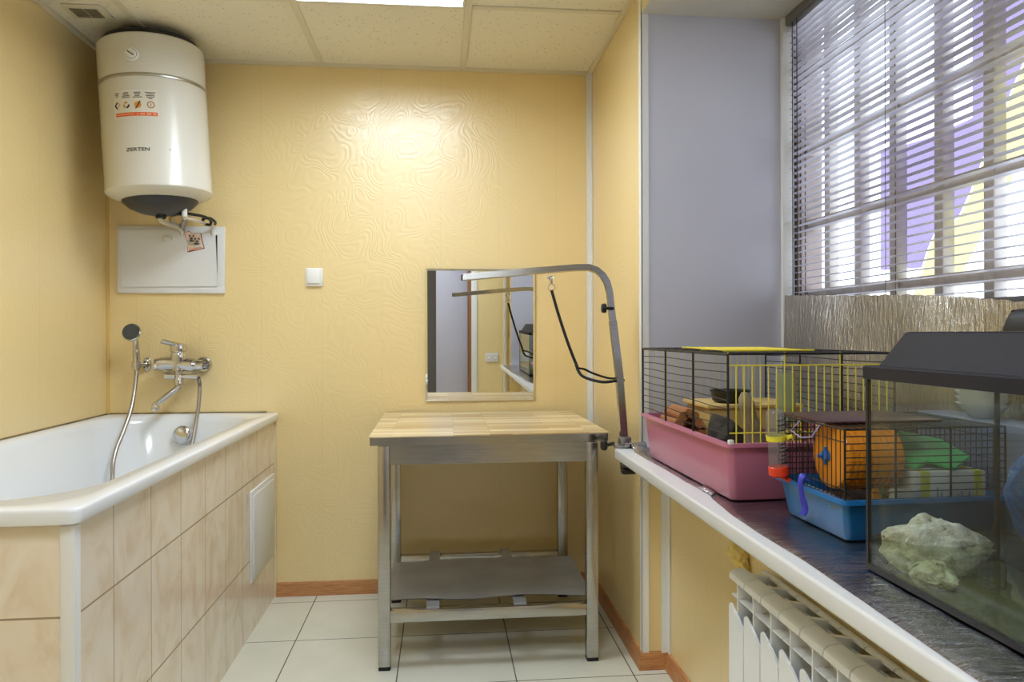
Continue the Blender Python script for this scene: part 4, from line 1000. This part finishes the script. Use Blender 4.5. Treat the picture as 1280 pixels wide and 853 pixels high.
lid.loops([rrect(lx0, lx1, ly0, ly1, .006, 1.029, 4), rrect(lx0, lx1, ly0, ly1, .006, 1.047, 4), rrect(lx0 + .002, lx1 - .002, ly0 + .002, ly1 - .002, .006, 1.049, 4), rrect(lx0 + .018, lx1 - .012, ly0 + .018, ly1 - .012, .008, 1.049, 4),
           rrect(lx0 + .044, lx1 - .03, ly0 + .05, ly1 - .034, .010, 1.0985, 4), rrect(lx0 + .048, lx1 - .034, ly0 + .054, ly1 - .038, .010, 1.101, 4)], True, True)
obj('lid', lid, M_LID, aq, angle=25, label='black plastic lid with sloping sides')
M_ROCK = mat('pitted_pale_rock', (206, 204, 186), .85)
def rockmat():
    b = bsdf(M_ROCK); T = NT(M_ROCK)
    n = T.noise(38, 6, .68); n2 = T.noise(120, 3)
    T.l.new(T.ramp(n, [(.33, lin((86, 80, 58))), (.41, lin((200, 196, 172))), (.6, lin((238, 236, 226))), (.8, lin((210, 204, 176)))]), b.inputs['Base Color'])
    T.l.new(T.bump(T.math('ADD', n, T.math('MULTIPLY', n2, .4)), .8, .008), b.inputs['Normal'])
rockmat()
def rock(c, r, seed, sc, rz, taper, label):
    bm = blob((0, 0, 0), r, seed, .26, sc, 5, 2.6, 30)
    for v in bm.verts:
        t = v.co.x / (r * sc[0]); f = 1 - taper * max(0, t)
        v.co.z *= f; v.co.y *= 1 - taper * .5 * max(0, t)
        if v.co.z < -r * sc[2] * .55: v.co.z = -r * sc[2] * .55
    bmesh.ops.rotate(bm, matrix=Matrix.Rotation(rz, 3, 'Z'), verts=bm.verts)
    lo = min(v.co.z for v in bm.verts); bmesh.ops.translate(bm, vec=Vector(c) - Vector((0, 0, lo)), verts=bm.verts)
    B = MB(); B.join(bm); one('pumice_rock', B, M_ROCK, label, 'rock', c)
rock((1.247, -2.104, Z0 + .0055), .081, 33, (1.0, .38, .66), R(-9), .62, 'long pale pitted rock rising out of the water in the aquarium')
rock((1.199, -2.160, Z0 + .0055), .029, 9, (1.1, .85, .75), R(-75), .3, 'small pale pitted rock added at the front glass for the refracted image of the long one')  # added shape, stands in for the long rock refracted by the water
# black basket on the lid
mu = thing('plastic_basket', 'small black plastic basket with holes upside down on the aquarium lid', 'basket', (1.362, -2.19, 1.101))
sh = MB(); L = []
for (z, k, r) in ((0, 1.0, .016), (.006, .985, .016), (.018, .92, .016), (.027, .84, .014), (.0315, .72, .012), (.033, .5, .008)):
    L.append([Vector((1.362 + p.x * k, -2.19 + p.y * k, 1.1015 + z)) for p in rrect(-.045, .045, -.058, .058, r, 0, 5)])
sh.loops(L, True, True); obj('shell', sh, M_BLACK, mu, angle=50)
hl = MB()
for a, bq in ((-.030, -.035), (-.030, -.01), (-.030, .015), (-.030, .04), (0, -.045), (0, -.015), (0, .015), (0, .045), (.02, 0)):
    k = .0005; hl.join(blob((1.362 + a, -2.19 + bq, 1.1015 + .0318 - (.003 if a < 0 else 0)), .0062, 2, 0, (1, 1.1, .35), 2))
obj('holes', hl, mat('hole_shade', (6, 6, 7), .9), mu)  # near-black studs on the shell, painted as the shade inside holes
# long box behind the cages with bowls, and a sack
one('storage_box', MB().bb((1.525, -1.96, Z0), (1.605, -1.645, .932), .006), mat('slate_blue_plastic', (104, 112, 138), .4, var=.05, vscale=6), 'long slate blue box along the foil behind the hamster cage', 'storage box', (1.565, -1.83, Z0))
bl = MB().lathe([(.0, .0), (.020, .0), (.024, .003), (.040, .018), (.0470, .027), (.0478, .0285), (.0465, .0282), (.038, .019), (.022, .005), (0, .003)], None, 36)
mw_ = mat('white_ceramic', (232, 232, 228), .25)
first = None
BLAB = ['bottom white bowl of the stack on the slate blue box', 'second white bowl from the bottom of the stack on the slate blue box', 'third white bowl from the bottom of the stack on the slate blue box', 'topmost white bowl of the stack on the slate blue box']
for k in range(4):
    if first is None: o = first = obj('white_bowl', bl, mw_)
    else: o = first.copy(); COL.objects.link(o)
    o.location = (1.566 + .002 * k, -1.79 + .003 * k, .9325 + .0115 * k); o.rotation_euler = (0, 0, .5 * k)
    tag(o, BLAB[k], 'bowl', 'stack of white bowls')
sk = blob((0, 0, 0), 1, 8, .16, (.074, .12, .118), 5, 2.4)
for v in sk.verts:
    t = (v.co.z + .118) / .236
    f = 1.12 - .35 * max(0, t - .5) * 1.6; v.co.x *= f; v.co.y *= f; v.co.z = max(v.co.z, -.104)
bmesh.ops.translate(sk, vec=Vector((1.474, -2.125, Z0 + .1045)), verts=sk.verts)
M_SACK = mat('blue_sack_film', (52, 96, 170), .35)
def sackmat():
    b = bsdf(M_SACK); T = NT(M_SACK)
    n = T.noise(14, 6, .62, T.coord((1, 1, 2.2)), 1.0)
    T.l.new(T.ramp(n, [(.30, lin((24, 44, 92))), (.48, lin((44, 92, 170))), (.60, lin((70, 124, 196))), (.74, lin((206, 220, 236)))]), b.inputs['Base Color'])
    T.l.new(T.bump(T.noise(9, 4), .5, .02), b.inputs['Normal'])
sackmat()
B = MB(); B.join(sk); one('sack', B, M_SACK, 'full blue printed sack standing behind the aquarium', 'sack', (1.474, -2.125, Z0))

# ---------------------------------------------------------------- behind the camera, seen in the mirror
so_ = thing('power_socket', 'white double wall socket on the yellow wall seen in the mirror', 'socket', (1.0, YN + .001, .78))
obj('plate', MB().bb((.945, YN + .001, .745), (1.06, YN + .014, .825), .004), M_WHITE, so_)
for x in (.975, 1.03): obj('outlet', MB().lathe([(.0, .002), (.014, .002), (.020, .008), (.022, .010)], Matrix.Translation((x, YN + .006, .785)) @ Matrix.Rotation(R(-90), 4, 'X'), 20), mat('socket_grey', (120, 118, 116), .5), so_)
one('heating_pipe', MB().rod((1.118, YN + .045, .002), (1.118, YN + .045, H - .002), .018, 14).rod((1.118, YN + .045, 1.0), (1.118, YN + .045, 1.06), .024, 14), M_PIPE, 'pale upright heating pipe in the rear corner seen in the mirror', 'pipe', (1.118, YN + .045, .002))
